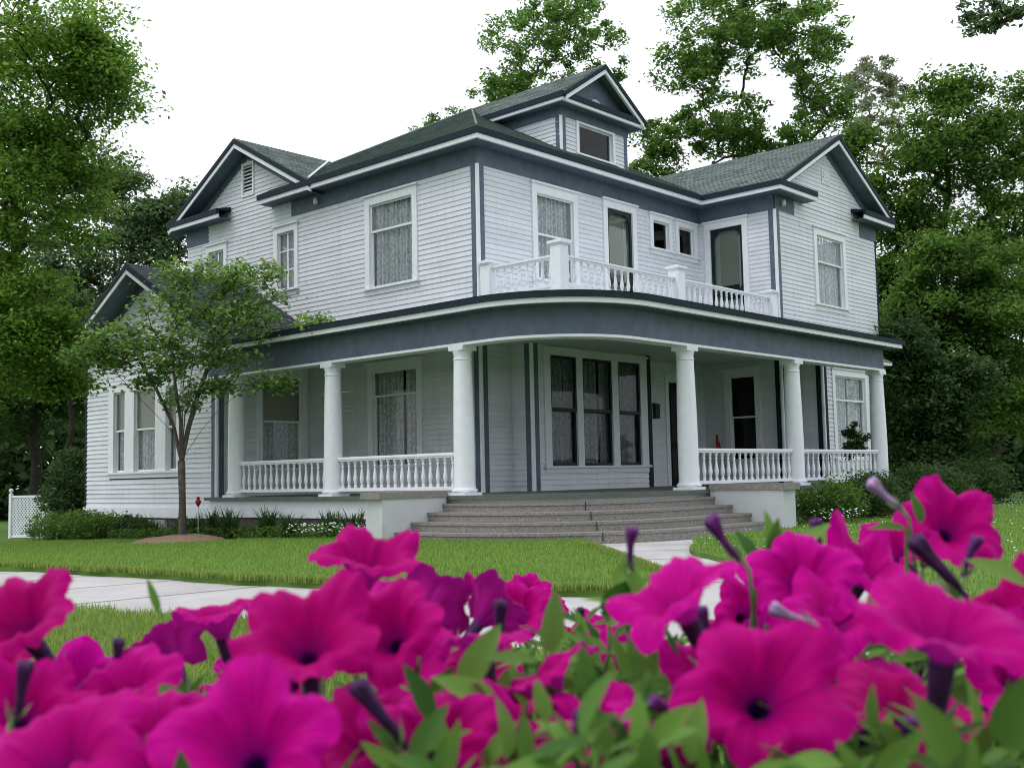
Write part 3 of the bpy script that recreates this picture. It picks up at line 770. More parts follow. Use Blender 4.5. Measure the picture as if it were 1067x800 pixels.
# steps and piers
def step_line(off):
    pts = [(PX-off, -2.035)]
    cx, cy = PX+PRAD, PY+PRAD
    for k in range(25):
        a = math.pi+(math.pi/2)*k/24; pts.append((cx+(PRAD+off)*math.cos(a), cy+(PRAD+off)*math.sin(a)))
    return pts+[(1.015, PY-off)]
st = None
offs = [.34, .72, 1.12, 1.50]; tops = [-.14, -.29, -.445, -.60]
for o_, z_ in zip(offs, tops):
    b = MB(); A = step_line(o_); B2 = step_line(-.05); b.band(A, B2, z_-.152 if z_ > -.55 else -.9, z_-.045)
    A2 = step_line(o_+.02); b.band(A2, B2, z_-.045, z_)
    if st is None: st = b.build('steps', M['agg'], house)
    else: b.build('step', M['agg'], st)
b = MB()
for (x, y) in ((-1.9, -4.9),):
    for o_, z_ in zip(offs, tops):
        a = math.radians(232); r_ = PRAD+o_+.022; c0 = np.array((PX+PRAD+r_*math.cos(a), PY+PRAD+r_*math.sin(a)))
        b.tube([(c0[0], c0[1], z_-.15), (c0[0], c0[1], z_+.002)], [.008, .008], 5)
b.build('joint', M['soil'], st)
def pier(x0, x1, y0, y1):
    b = MB(); b.box(x0, x1, y0, y1, -1.0, -.02); p = b.build('pier', M['stucco'], house)
    b = MB(); b.box(x0-.09, x1+.0, y0-.03, y1+.03, -.02, .095) if x1 < -2 else b.box(x0-.03, x1+.03, y0-.09, y1, -.02, .095)
    b.build('cap', M['agg'], p)
pier(-4.62, -3.07, -2.03, -1.60); pier(1.02, 1.46, -6.6, -5.05)
# foundation of the left wing, sill board, basement vent
b = MB(); b.box(-2.76, -2.70, 6.0, 12.47, -.5, -.24); b.box(-2.7, 0, 5.99, 6.05, -.5, -.24); b.build('sill_board', M['trim'], house)
b = MB(); b.box(-2.66, 0, 6.08, 12.4, -1.4, -.5); b.build('foundation', M['brickdark'], house)
b = MB(); b.box(9.3, 14.85, -2.4, 9, -1.2, -.3); b.box(9.9, 13.45, -3.0, -2.4, -1.2, -.3); b.build('foundation', M['brickdark'], house)
b = MB(); b.box(-2.72, -2.66, 8.3, 9.1, -.9, -.55)
for i in range(5): b.box(-2.74, -2.71, 8.34+.16*i, 8.42+.16*i, -.88, -.57)
b.build('basement_vent', M['stucco'], house)
def lamp(x, y, z):
    b = MB(); b.lathe((x, y, z), [(.02, .12), (.05, .1), (.06, .0), (.05, -.05)], 12); b.build('eave_lamp', M['stucco'], house, smooth=True)
lamp(-.12, 5.6, 7.36); lamp(9.1, -2.5, 7.38)

# things on the porch
mb = empty('mailbox', (6.40, -.02, 1.74), 'small dark metal mailbox on the porch wall beside the front door', 'mailbox')
b = MB(); b.box(6.32, 6.50, -.13, -.02, 1.74, 2.08); b.build('box', M['metal'], mb)
b = MB(); b.hexa([(6.31, -.15, 2.08), (6.51, -.15, 2.08), (6.51, -.02, 2.08), (6.31, -.02, 2.08), (6.31, -.15, 2.095), (6.51, -.15, 2.095), (6.51, -.02, 2.15), (6.31, -.02, 2.15)]); b.build('lid', M['metal'], mb)
b = MB()
for k in range(6):
    pass
vs = []; n = 10
for i in range(n+1):
    t = i/n
    for j in range(7):
        s_ = j/6
        vs.append((8.36+.22*s_*(.35+.65*t)+.0, -.62+.03*math.sin(s_*9+t*3), 1.30-.46*t+.03*math.sin(s_*5)))
b.add(vs, [(i*7+j, i*7+j+1, i*7+8+j, i*7+7+j) for i in range(n) for j in range(6)])
b.tube([(8.40, -.6, .0), (8.38, -.61, 1.33)], [.012, .012], 6)
tag(b.build('flag', M['red'], None, smooth=True), 'small red garden flag standing by the front door on the porch', 'flag')

# ================================================================== GROUND
def interp(pts, y):
    ys = [p[1] for p in pts]; xs = [p[0] for p in pts]
    return float(np.interp(y, ys, xs))
def rows_mesh(name, ys, xl, xr, dz, m, thick, nx=1):
    V = []; F = []; k = nx+1
    for y in ys:
        a, b_ = xl(y), xr(y)
        for j in range(k):
            x = a+(b_-a)*j/nx; V.append((x, y, gz(x, y)+dz))
    n = len(ys)
    for i in range(n-1):
        for j in range(nx):
            F.append((i*k+j, i*k+j+1, (i+1)*k+j+1, (i+1)*k+j))
    base = len(V)
    if thick:
        ring = [j for j in range(k)] + [i*k+k-1 for i in range(1, n)] + [(n-1)*k+j for j in range(k-2, -1, -1)] + [i*k for i in range(n-2, 0, -1)]
        for i in ring: x, y, z = V[i]; V.append((x, y, z-thick))
        for q in range(len(ring)):
            r_ = (q+1) % len(ring); F.append((ring[q], base+q, base+r_, ring[r_]))
    o = mesh_obj(name, np.array(V), F, m)
    return o
GY = [-400, -60, -20, -2] + [float(v) for v in np.arange(0, 17, 1)] + [60, 400]
rows_mesh('ground', GY, lambda y: -400, lambda y: 400, -.085, M['lawn'], 0)['kind'] = 'structure'

frontL = [(-8.84, -10.9), (-9.27, -10.9), (-9.75, -9.6), (-10.23, -7.51), (-10.45, -5.53), (-10.61, -3.62), (-10.88, -1.51), (-11.15, 2), (-11.4, 8), (-12, 40)]
frontL.sort(key=lambda p: p[1])
def xl_L(y):
    if y < -10.88: return -8.9
    return interp([(-9.25, -10.9), (-9.75, -9.6), (-10.23, -7.51), (-10.45, -5.53), (-10.61, -3.62), (-10.88, -1.51), (-11.15, 2), (-11.4, 8), (-12, 40), (-14, 400)], y) + .05*math.sin(y*2.3)+.03*math.sin(y*7.1)
def xr_L(y):
    return interp([(-8.75, -10.95), (-8.1, -10.5), (-4.29, -6.33), (-3.0, -5.2), (-2.8, -4.6), (0, -4.5), (6, -2), (6, 40), (6, 400)], y)
def xl_R(y):
    return interp([(-14, -400), (-11, -30), (-9.6, -18), (-8.5, -13.4), (-6.2, -10.2), (-4.62, -8.3), (-2.2, -6.75), (1.48, -6.62), (1.5, -4.9), (8, -4.8), (8, 40), (8, 400)], y) + (.03*math.sin(y*4.1) if y < -6.8 else 0)
ysL = list(np.arange(-10.95, -2, .35))+[-2, -1, 0, 1, 2, 3, 4, 5, 6, 7, 8, 9, 10, 11, 12, 13, 14, 15, 16, 17, 40, 60]
ysR = [-120, -60, -30]+list(np.arange(-18, -6.75, .4))+[-6.75, -6.6, -4.9, -4.8, -2]+list(np.arange(0, 17, 1))+[60]
oL = rows_mesh('lawn', ysL, xl_L, xr_L, .0, M['lawn'], .09, 6); oL['kind'] = 'structure'
oR = rows_mesh('lawn', ysR, xl_R, lambda y: 90, .0, M['lawn'], .09, 6); oR['kind'] = 'structure'
def xn(y):
    return interp([(-11, -60), (-11.2, -20), (-12.0, -14), (-12.78, -8.67), (-12.95, -7.9), (-13.6, -2), (-14.5, 10), (-16, 40)], y) + .05*math.sin(y*3.1)+.04*math.sin(y*9)
ysN = [-60, -30, -22]+list(np.arange(-18, -2, .4))+[-2, 0, 3, 6, 10, 17, 40]
oN = rows_mesh('lawn', ysN, lambda y: -60, xn, .0, M['lawn'], .09, 6); oN['kind'] = 'structure'
# the walk
def path_joint(b, p0, p1, wd=.011):
    p0 = np.array(p0, float); p1 = np.array(p1, float); t = p1-p0; t /= np.linalg.norm(t); n_ = np.array((-t[1], t[0]))*wd
    q = [p0-n_, p1-n_, p1+n_, p0+n_]; b.add([(x[0], x[1], gz(*x)-.0605) for x in q], [(0, 1, 2, 3)])
pth_o = rows_mesh('path', [-60, -30, -20]+list(np.arange(-18, -2, .8))+[-2, 0, 5, 10, 16, 17, 40], lambda y: -17 if y > -60 else -17, lambda y: 2 if y < -4.6 else -9, -.065, M['concrete'], 0); pth_o['kind'] = 'structure'
b = MB()
for y in np.arange(-9.6, 16, 1.55): path_joint(b, (-14.5, y+.12*math.sin(y)), (-10.0, y-.25))
path_joint(b, (-12.0, -16), (-11.7, 12), .008)
for k in range(4):
    c_ = np.array((-4.2, -7.2))+np.array((-1.15, -1.15))*k; path_joint(b, c_+np.array((1.6, -1.6)), c_-np.array((1.6, -1.6)))
j = b.build('path_joints', M['soil']); j['kind'] = 'structure'

# grass blades
def poly_sample(n, x0, x1, y0, y1, fn, rng):
    out_ = []
    while sum(len(q) for q in out_) < n:
        x = rng.uniform(x0, x1, n); y = rng.uniform(y0, y1, n); m_ = fn(x, y); out_.append(np.stack([x[m_], y[m_]], 1))
        if len(out_) > 60: break
    return np.concatenate(out_)[:n]
vgz = lambda x, y: -0.72-.025*np.clip(y+2, 0, 18)
def grass(name, P, hmin, hmax, wd, m, rng, lean=.5, dz=0.0):
    n = len(P); h = rng.uniform(hmin, hmax, n); a = rng.uniform(0, 2*np.pi, n); le = rng.uniform(.1, 1, n)*lean*h
    z = vgz(P[:, 0], P[:, 1])+dz; t = np.stack([np.cos(a), np.sin(a)], 1); s_ = np.stack([-t[:, 1], t[:, 0]], 1)*wd*rng.uniform(.7, 1.3, (n, 1))
    V = np.zeros((n, 5, 3))
    V[:, 0, :2] = P-s_; V[:, 1, :2] = P+s_; V[:, 0, 2] = V[:, 1, 2] = z-.01
    mid = P+t*(le*.35)[:, None]; V[:, 2, :2] = mid+s_*.75; V[:, 3, :2] = mid-s_*.75; V[:, 2, 2] = V[:, 3, 2] = z+h*.6
    V[:, 4, :2] = P+t*le[:, None]; V[:, 4, 2] = z+h
    idx = np.arange(n)[:, None]*5
    F = np.concatenate([idx+np.array([[0, 1, 2]]), idx+np.array([[0, 2, 3]]), idx+np.array([[3, 2, 4]])])
    return fast_mesh(name, V.reshape(-1, 3), F, m)
M['grass'] = leafmat('grass_blades', (.105, .215, .028), (.28, .43, .09), .45, .55)
M['grass_edge'] = leafmat('dry_grass_blades', (.10, .20, .028), (.31, .38, .10), .42, .55)
rng = np.random.default_rng(5)
inL = lambda x, y: (x > np.vectorize(xl_L)(y)) & (x < np.vectorize(xr_L)(y)) & (x < -2.95) & (y > -10.9)
inR = lambda x, y: (x > np.vectorize(xl_R)(y)) & ((y < -6.7) | (x > 1.6))
P = poly_sample(120000, -11.5, -3, -10.9, 13, inL, rng)
# bald strip under the mulch
P = P[(((P[:, 0]+4.75)/1.05)**2+((P[:, 1]-4.35)/1.5)**2) > 1]
eL = []
for _ in range(15000):
    y = rng.uniform(-10.9, 12); eL.append((xl_L(y)+abs(rng.normal(0, .09))-.03, y))
for _ in range(5000):
    y = rng.uniform(-10.8, -6.3); eL.append((xr_L(y)-abs(rng.normal(0, .07))+.03, y))
eL = np.array(eL)
g1 = grass('grass', P, .028, .058, .0048, M['grass'], rng); tag(g1, 'short green lawn grass in front of the house', 'grass', kind='stuff')
g2 = grass('grass', eL, .03, .085, .006, M['grass_edge'], rng); tag(g2, 'coarse yellowing grass along the edge of the walk', 'grass', kind='stuff')
P = poly_sample(70000, -9, 22, -20, -4.9, lambda x, y: inR(x, y) & (rng.uniform(0, 1, x.shape) < np.clip(1.6-(x+9)/16, .12, 1)), rng)
g3 = grass('grass', P, .03, .07, .007, M['grass'], rng); tag(g3, 'lawn grass on the shaded side by the trees', 'grass', kind='stuff')
nearP = poly_sample(42000, -16.2, -12.6, -12.8, -5.0, lambda x, y: x < np.vectorize(xn)(y), rng)
g4 = grass('grass', nearP, .05, .11, .0042, M['grass_edge'], rng, .9); tag(g4, 'pale tufted grass between the flowers and the walk', 'grass', kind='stuff')
g5 = grass('grass', poly_sample(22000, -16.2, -12.6, -12.8, -5.0, lambda x, y: x < np.vectorize(xn)(y), rng), .05, .12, .0042, M['grass'], rng, .9); tag(g5, 'green tufted grass between the flowers and the walk', 'grass', kind='stuff')
g6 = grass('grass', poly_sample(60000, -19.5, -11, -21, -2, lambda x, y: x < np.vectorize(xn)(y), rng), .04, .085, .006, M['grass'], rng, .7); tag(g6, 'ordinary lawn grass on the near side of the walk', 'grass', kind='stuff')
# clover flowers on the shaded lawn
M['petalwhite'] = mat('white_petals', (.75, .77, .75), .7)
P = poly_sample(900, -6, 20, -16, -5.2, inR, rng)
b = MB()
for x, y in P:
    z = gz(x, y)+rng.uniform(.06, .09); r_ = rng.uniform(.008, .016); b.lathe((x, y, z), [(r_*.5, 0), (r_, r_*.6), (r_*.3, r_*1.3)], 5)
tag(b.build('clover_flowers', M['petalwhite']), 'white clover heads scattered over the shaded lawn', 'flowers', kind='stuff')

# ================================================================== FOLIAGE
def leaf_arrays(C, size, rng, up=.6, aspect=.55, fold=.25):
    """C (n,3) leaf centres -> diamond leaves with a fold, (n*4 verts, n*2 tris)"""
    n = len(C); nm = rng.normal(0, 1, (n, 3)); nm[:, 2] = np.abs(nm[:, 2])+up*1.6; nm /= np.linalg.norm(nm, axis=1)[:, None]
    a = rng.normal(0, 1, (n, 3)); t = a-(a*nm).sum(1)[:, None]*nm; t /= np.linalg.norm(t, axis=1)[:, None]; s_ = np.cross(nm, t)
    L = (size*rng.uniform(.65, 1.35, n))[:, None]
    V = np.zeros((n, 4, 3)); V[:, 0] = C-t*L*.5; V[:, 2] = C+t*L*.5-nm*L*.12
    V[:, 1] = C+s_*L*aspect*.5+nm*L*fold*.3; V[:, 3] = C-s_*L*aspect*.5+nm*L*fold*.3
    i = np.arange(n)[:, None]*4
    return V.reshape(-1, 3), np.concatenate([i+np.array([[0, 1, 2]]), i+np.array([[0, 2, 3]])])

def ellipsoid_pts(n, c, r, rng, bias=.45):
    d = rng.normal(0, 1, (n, 3)); d /= np.linalg.norm(d, axis=1)[:, None]
    return np.array(c)+d*(rng.uniform(0, 1, n)**bias)[:, None]*np.array(r)

def grow(trunk_pts, clumps, rng, sub=2):
    """connect every clump centre to the nearest node that lies nearer to the trunk; returns tubes"""
    nodes = [np.array(p, float) for p in trunk_pts]; par = [i-1 for i in range(len(nodes))]; tip = np.array(trunk_pts[-1]); base = np.array(trunk_pts[0])
    order = np.argsort([np.linalg.norm(c-np.array(trunk_pts[len(trunk_pts)//2])) for c in clumps])
    first = max(1, len(trunk_pts)//3); leafs = []
    for ci in order:
        c = clumps[ci]; A = np.array(nodes)
        d = np.linalg.norm(A-c, axis=1)+.55*np.maximum(0, A[:, 2]-c[2]); d[:first] = 1e9
        k = int(np.argmin(d)); p = nodes[k]; prev = k
        for q in range(1, sub+1):
            f_ = q/(sub+1); pt = p+(c-p)*f_+rng.normal(0, .06, 3)*np.linalg.norm(c-p); pt[2] += .05*np.linalg.norm(c-p)*math.sin(f_*3.14)
            nodes.append(pt); par.append(prev); prev = len(nodes)-1
        nodes.append(c); par.append(prev); leafs.append(len(nodes)-1)
    cnt = np.zeros(len(nodes))
    for l in leafs: cnt[l] += 1
    for i in range(len(nodes)-1, 0, -1): cnt[par[i]] += cnt[i]
    return nodes, par, cnt

def tree(name, label, base, trunk_top, crowns, leaf, n_leaf, lm, bm, trunk_r, seed, clump_r=.6, group=None, flat=.55, sub=2, twig=.012, up=.5, lean=None, cat='tree', bias=.45, aspect=.55, cr_k=.95, nl_k=1.9, lf_k=.82):
    rng = np.random.default_rng(seed)
    base = np.array(base, float); top = np.array(trunk_top, float)
    root = empty(name, tuple(base), label, cat, group)
    cl = np.concatenate([ellipsoid_pts(int(nc*1.9), c, r, rng, bias) for c, r, nc in crowns]); clump_r *= cr_k; n_leaf = int(n_leaf*nl_k); leaf *= lf_k
    n = 8; tp = [base+(top-base)*i/n+np.array([rng.normal(0, .035), rng.normal(0, .035), 0])*np.linalg.norm(top-base)*.35*math.sin(3.14*i/n) for i in range(n+1)]
    nodes, par, cnt = grow(tp, cl, rng, sub)
    mxc = cnt[0] if cnt[0] > 0 else 1
    rad = lambda i: max(twig, trunk_r*.75*(cnt[i]/mxc)**.62)
    b = MB()
    b.tube(tp, [max(twig*1.5, trunk_r*(1.35 if i == 0 else 1)*(1-.8*i/n)) for i in range(n+1)], 10)
    for i in range(n+1, len(nodes)):
        p, q = nodes[par[i]], nodes[i]
        b.tube([p, q], [min(rad(par[i]), rad(i)*1.25), rad(i)], 5 if rad(i) < .05 else 7, cap=False)
    tr = b.build('trunk', bm, root, smooth=True)
    per = max(3, int(n_leaf/len(cl)))
    C = []
    for c in cl:
        k = int(per*rng.uniform(.5, 1.5)); r_ = clump_r*rng.uniform(.6, 1.35)
        d = rng.normal(0, 1, (k, 3)); d /= np.linalg.norm(d, axis=1)[:, None]; d *= (rng.uniform(0, 1, k)**.42*rng.uniform(.75, 1.35, k))[:, None]
        C.append(c+d*np.array([r_, r_, r_*flat]))
    V, F = leaf_arrays(np.concatenate(C), leaf, rng, up, aspect)
    fast_mesh('crown', V, F, lm, root)
    return root

G_bright = leafmat('bright_leaves', (.042, .115, .016), (.20, .36, .055), .60)
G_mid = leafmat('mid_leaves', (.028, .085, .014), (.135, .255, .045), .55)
G_dull = leafmat('dull_leaves', (.032, .075, .026), (.125, .20, .075), .52)  # duller, greyer green than the mid leaves
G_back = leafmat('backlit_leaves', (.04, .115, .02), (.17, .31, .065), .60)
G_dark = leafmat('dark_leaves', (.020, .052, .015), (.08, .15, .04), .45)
G_grey = leafmat('grey_leaves', (.11, .14, .075), (.30, .34, .21), .58)
G_dog = leafmat('dogwood_leaves', (.055, .145, .034), (.25, .39, .11), .56)
def gp(px, d, dz=0):
    p = at(px, 520, d); return (p[0], p[1], gz(p[0], p[1])+dz)
def cr(px, py, d, rx, rz, n, ry=None):
    return (tuple(at(px, py, d)), (rx, ry or rx, rz), n)

# big tree at the left edge, nearer than the house corner
tree('broadleaf_tree', 'big bright green tree at the left edge overhanging the low wing roof', gp(-75, 25), at(-40, 60, 25),
     [cr(15, 60, 25, 2.6, 2.2, 60), cr(-40, 180, 25, 2.8, 2.4, 40), cr(45, 190, 25, 1.5, 1.9, 36), cr(100, 75, 25, 1.1, 1.1, 22), cr(5, 300, 24.5, 1.6, 1.0, 26), cr(28, 352, 24, 1.0, .75, 30), cr(60, 395, 24, .55, .35, 8), cr(-30, 400, 24, 1.2, .7, 10)],
     .17, 30000, G_bright, M['barkdark'], .28, 11, .62, flat=.5, nl_k=2.6, lf_k=.68)
tree('broadleaf_tree', 'dark greyish tree showing between the big left tree and the gable', gp(120, 42), at(140, 230, 42),
     [cr(120, 250, 42, 2.4, 2.6, 40), cr(170, 235, 42, 1.4, 1.4, 22), cr(90, 330, 42, 2.4, 2.2, 30), cr(120, 185, 42, 1.0, .8, 9), cr(190, 215, 42, .7, .6, 6), cr(60, 280, 42, 2.0, 1.8, 24)],
     .24, 13000, G_dull, M['barkdark'], .26, 12, .75)
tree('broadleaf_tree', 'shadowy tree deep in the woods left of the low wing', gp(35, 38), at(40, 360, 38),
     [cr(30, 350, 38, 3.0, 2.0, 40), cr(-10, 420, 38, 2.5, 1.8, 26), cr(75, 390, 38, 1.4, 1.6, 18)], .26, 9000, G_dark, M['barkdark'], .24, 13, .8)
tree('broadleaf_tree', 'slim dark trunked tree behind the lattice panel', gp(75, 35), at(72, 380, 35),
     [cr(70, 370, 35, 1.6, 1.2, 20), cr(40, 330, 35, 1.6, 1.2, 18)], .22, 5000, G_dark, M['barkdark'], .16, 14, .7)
# behind the roof
tree('open_tree', 'thin crowned tree rising behind the dormer with sky between its leaves', gp(592, 50), at(588, 95, 50),
     [cr(560, 45, 50, 2.5, 1.8, 34), cr(610, 30, 50, 1.9, 1.6, 22), cr(520, 95, 50, 1.3, .8, 12), cr(560, 95, 50, 1.8, .9, 14), cr(635, 70, 50, .9, .8, 6), cr(575, 0, 50, 2.2, 1.0, 14)],
     .23, 7800, G_back, M['bark'], .15, 21, .50, bias=.38, flat=.7, cr_k=.85, nl_k=1.5, lf_k=.85)
tree('open_tree', 'wide open crowned tree behind the roof between the dormer and the right gable', gp(800, 48), at(812, 150, 48),
     [cr(760, 30, 48, 3.0, 2.0, 50), cr(720, 70, 48, 1.7, 1.6, 20), cr(830, 40, 48, 2.2, 2.0, 34), cr(700, 140, 48, 1.7, 1.0, 24), cr(760, 130, 48, 1.8, 1.4, 30), cr(810, 155, 48, 1.6, .8, 20), cr(855, 110, 48, 1.4, 1.6, 22), cr(680, 185, 48, 1.2, .8, 12), cr(770, -25, 48, 3, 1.0, 22)],
     .24, 21000, G_back, M['barkdark'], .22, 22, .55, bias=.40, flat=.65, cr_k=.9, nl_k=1.5, lf_k=.85)
tree('broadleaf_tree', 'pale greyish green tree above the peak of the right gable', gp(905, 62), at(905, 120, 62),
     [cr(905, 125, 62, 2.1, 2.8, 36), cr(915, 75, 62, 1.1, 1.0, 9), cr(888, 85, 62, .8, 1.1, 7), cr(935, 100, 62, .8, 1.0, 6)], .24, 5200, G_grey, M['bark'], .14, 23, .50, cr_k=.8, nl_k=1.5)
tree('broadleaf_tree', 'tall dense tree filling the upper right beside the gable', gp(985, 42), at(985, 150, 42),
     [cr(980, 150, 42, 2.3, 2.3, 50), cr(1050, 140, 42, 2.2, 2.2, 40), cr(940, 225, 42, 1.6, 1.8, 34), cr(1010, 250, 42, 2.6, 2.0, 46), cr(1065, 230, 42, 2.0, 2.4, 34), cr(960, 330, 42, 1.5, 1.2, 24), cr(1020, 320, 42, 1.8, 1.2, 26), cr(990, 95, 42, 1.3, .8, 16), cr(900, 195, 42, 1.0, 1.1, 16), cr(925, 290, 42, 1.1, 1.3, 26), cr(890, 150, 44, .8, .8, 12)],
     .23, 30000, G_mid, M['barkdark'], .34, 24, .66)
tree('broadleaf_tree', 'dark leafy tree at the right edge beside the porch end', gp(1040, 38), at(1030, 330, 38),
     [cr(1010, 340, 38, 2.6, 1.8, 50), cr(1060, 320, 38, 2.0, 2.2, 34), cr(955, 330, 38, 1.2, 1.6, 30), cr(990, 270, 38, 1.6, 1.2, 22), cr(1050, 420, 38, 2.2, 1.6, 30)],
     .22, 20000, G_mid, M['barkdark'], .28, 25, .62)
tree('magnolia_tree', 'dark glossy magnolia growing close behind the porch end', gp(962, 34), at(960, 400, 34),
     [cr(955, 420, 34, 1.3, 1.9, 40), cr(985, 470, 34, 1.6, 1.1, 30), cr(940, 360, 34, .9, 1.0, 16), cr(1005, 400, 34, 1.0, 1.0, 16)],
     .21, 12000, G_dark, M['barkdark'], .18, 26, .55)
tree('broadleaf_tree', 'small distant treetop peeping over the roof left of the dormer', gp(466, 66), at(466, 125, 66),
     [cr(466, 130, 66, 1.3, 1.0, 14), cr(445, 150, 66, 1.2, .8, 8)], .26, 1500, G_mid, M['bark'], .16, 27, .6)
tree('broadleaf_tree', 'tree outside the right edge reaching one thin leafy bough into the corner of the sky', gp(1290, 16), at(1240, -120, 16),
     [cr(1055, 8, 16, .75, .26, 18), cr(1030, 28, 16, .28, .12, 6), cr(1120, -30, 16, .7, .35, 14), cr(1250, -150, 16, 2.2, 1.4, 40)],
     .11, 3000, G_dull, M['barkdark'], .15, 28, .17, cr_k=.8, nl_k=1.2, lf_k=.85, twig=.006)
# far woods closing the view
def woods(px0, px1, d0, d1, zt, n, seed, lab, m=G_dark):
    rng = np.random.default_rng(seed); px = rng.uniform(px0, px1, n); d = rng.uniform(d0, d1, n)
    P = np.array([at(a, 520, c) for a, c in zip(px, d)]); g = vgz(P[:, 0], P[:, 1])
    hh = zt*(.72+.28*np.sin(px*.031+seed)*np.sin(px*.011+1))
    P[:, 2] = g+hh*rng.uniform(0, 1, n)**.9
    V, F = leaf_arrays(P, .55, rng, .2, .7); o = fast_mesh('woods', V, F, m); tag(o, lab, 'woods', kind='stuff')
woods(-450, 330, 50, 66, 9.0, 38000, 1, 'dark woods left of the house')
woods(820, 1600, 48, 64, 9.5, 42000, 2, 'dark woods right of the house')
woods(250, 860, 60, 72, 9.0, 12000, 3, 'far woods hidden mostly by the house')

woods_b = []
def street_trees():
    rng = np.random.default_rng(9); C = []
    for s_, t_, r_, z_ in ((-26, -22, 7, 12), (-22, 3, 7, 13), (-30, 20, 7, 12), (-34, -8, 8, 14)):
        c = bedpt0(s_, t_, z_); C.append(ellipsoid_pts(4200, c, (r_, r_, z_-2.5), rng, .4))
    V, F = leaf_arrays(np.concatenate(C), .75, rng, .3, .7); tag(fast_mesh('woods', V, F, G_mid), 'street trees behind the viewer that the windows reflect', 'woods', kind='stuff')
def bedpt0(s_, t, z): return CAM*np.array((1, 1, 0))+np.array((math.cos(YAW), math.sin(YAW), 0))*s_+np.array((math.sin(YAW), -math.cos(YAW), 0))*t+np.array((0, 0, z))
street_trees()

# small ornamental tree in front
TB = at(190, 559, 23.3); TB[2] = gz(TB[0], TB[1])+.06
def dogwood():
    rng = np.random.default_rng(77)
    root = empty('ornamental_tree', tuple(TB), 'small multi stemmed ornamental tree on a mulch mound in front of the low wing', 'tree')
    fork = at(189, 480, 23.3)
    spec = [(200, 325, 1.15, .80, 62), (142, 356, .90, .40, 40), (100, 372, .70, .34, 30), (255, 325, .95, .62, 46), (235, 285, .70, .36, 24), (322, 338, .42, .16, 13), (280, 400, .40, .15, 12), (165, 385, .8, .30, 18), (195, 368, .8, .35, 26), (215, 405, .4, .2, 7), (150, 400, .3, .12, 6), (236, 400, .3, .12, 6), (190, 418, .35, .14, 7), (285, 283, .28, .14, 6), (240, 372, .7, .32, 16), (185, 285, .5, .3, 10), (262, 292, .4, .2, 8)]
    cl = np.concatenate([ellipsoid_pts(n_, at(px, py, 23.3), (rx, rx, rz), rng, .5) for px, py, rx, rz, n_ in spec])
    stems = [(128, 392), (146, 372), (165, 392), (178, 360), (192, 375), (205, 350), (216, 385), (230, 370), (262, 398)]
    nodes = [np.array(TB), np.array(at(190, 520, 23.3)), np.array(fork)]; par = [-1, 0, 1]; cnt0 = []
    for k, (px, py) in enumerate(stems):
        e = at(px, py, 23.3+(k*2 % 5-2)*.4); prev = 2
        for f_ in (.33, .66, 1.0):
            dv = e-fork; p = fork+np.array([dv[0]*f_**1.25, dv[1]*f_**1.25, dv[2]*f_**.9])+rng.normal(0, .035, 3); nodes.append(p); par.append(prev); prev = len(nodes)-1
    n0 = len(nodes); leafs = []
    order = np.argsort(np.linalg.norm(cl-fork, axis=1))
    for ci in order:
        c = cl[ci]; A = np.array(nodes); d = np.linalg.norm(A-c, axis=1)+.7*np.maximum(0, A[:, 2]-c[2]); d[:4] = 1e9
        k = int(np.argmin(d)); p = nodes[k]; prev = k
        for f_ in (.5, 1.0):
            nodes.append(p+(c-p)*f_+(rng.normal(0, .03, 3) if f_ < 1 else 0)); par.append(prev); prev = len(nodes)-1
        leafs.append(prev)
    cnt = np.zeros(len(nodes))
    for l in leafs: cnt[l] += 1
    for i in range(len(nodes)-1, 0, -1): cnt[par[i]] += cnt[i]
    b = MB(); rr = lambda i: max(.005, .072*(cnt[i]/cnt[0])**.5)
    b.tube([nodes[0]-np.array([0, 0, .1]), nodes[0]+np.array([0, 0, .06]), nodes[1], nodes[2]], [.115, .085, .07, .078], 12)
    for i in range(3, len(nodes)):
        b.tube([nodes[par[i]], nodes[i]], [min(rr(par[i]), rr(i)*1.2) if par[i] != 2 else rr(i)*1.15, rr(i)], 7 if i < n0 else 5, cap=False)
    b.build('trunk', M['bark'], root, smooth=True)
    C = []
    for c in cl:
        k = int(27*rng.uniform(.3, 1.7)); d = rng.normal(0, 1, (k, 3)); C.append(c+d*np.array([.16, .16, .085]))
    V, F = leaf_arrays(np.concatenate(C), .118, rng, .7, .66); fast_mesh('crown', V, F, G_dog, root)
dogwood()
b = MB(); pr_ = []; n = 28
rg2 = np.random.default_rng(3)
for k, (rr_, hh) in enumerate(((1.0, -.02), (.86, .05), (.6, .10), (.3, .13), (.02, .14))):
    for i in range(n):
        a = 2*math.pi*i/n; x = TB[0]-.1+rr_*.95*(1+.06*math.sin(3*a+1))*math.cos(a); y = TB[1]-.05+rr_*1.35*(1+.07*math.sin(2*a))*math.sin(a)
        pr_.append((x, y, gz(x, y)+hh+rg2.normal(0, .012)))
b.add(pr_, [(k*n+i, k*n+(i+1) % n, (k+1)*n+(i+1) % n, (k+1)*n+i) for k in range(4) for i in range(n)])
tag(b.build('mulch_mound', M['mulch'], smooth=True), 'low ring of brown mulch around the small tree', 'mulch')

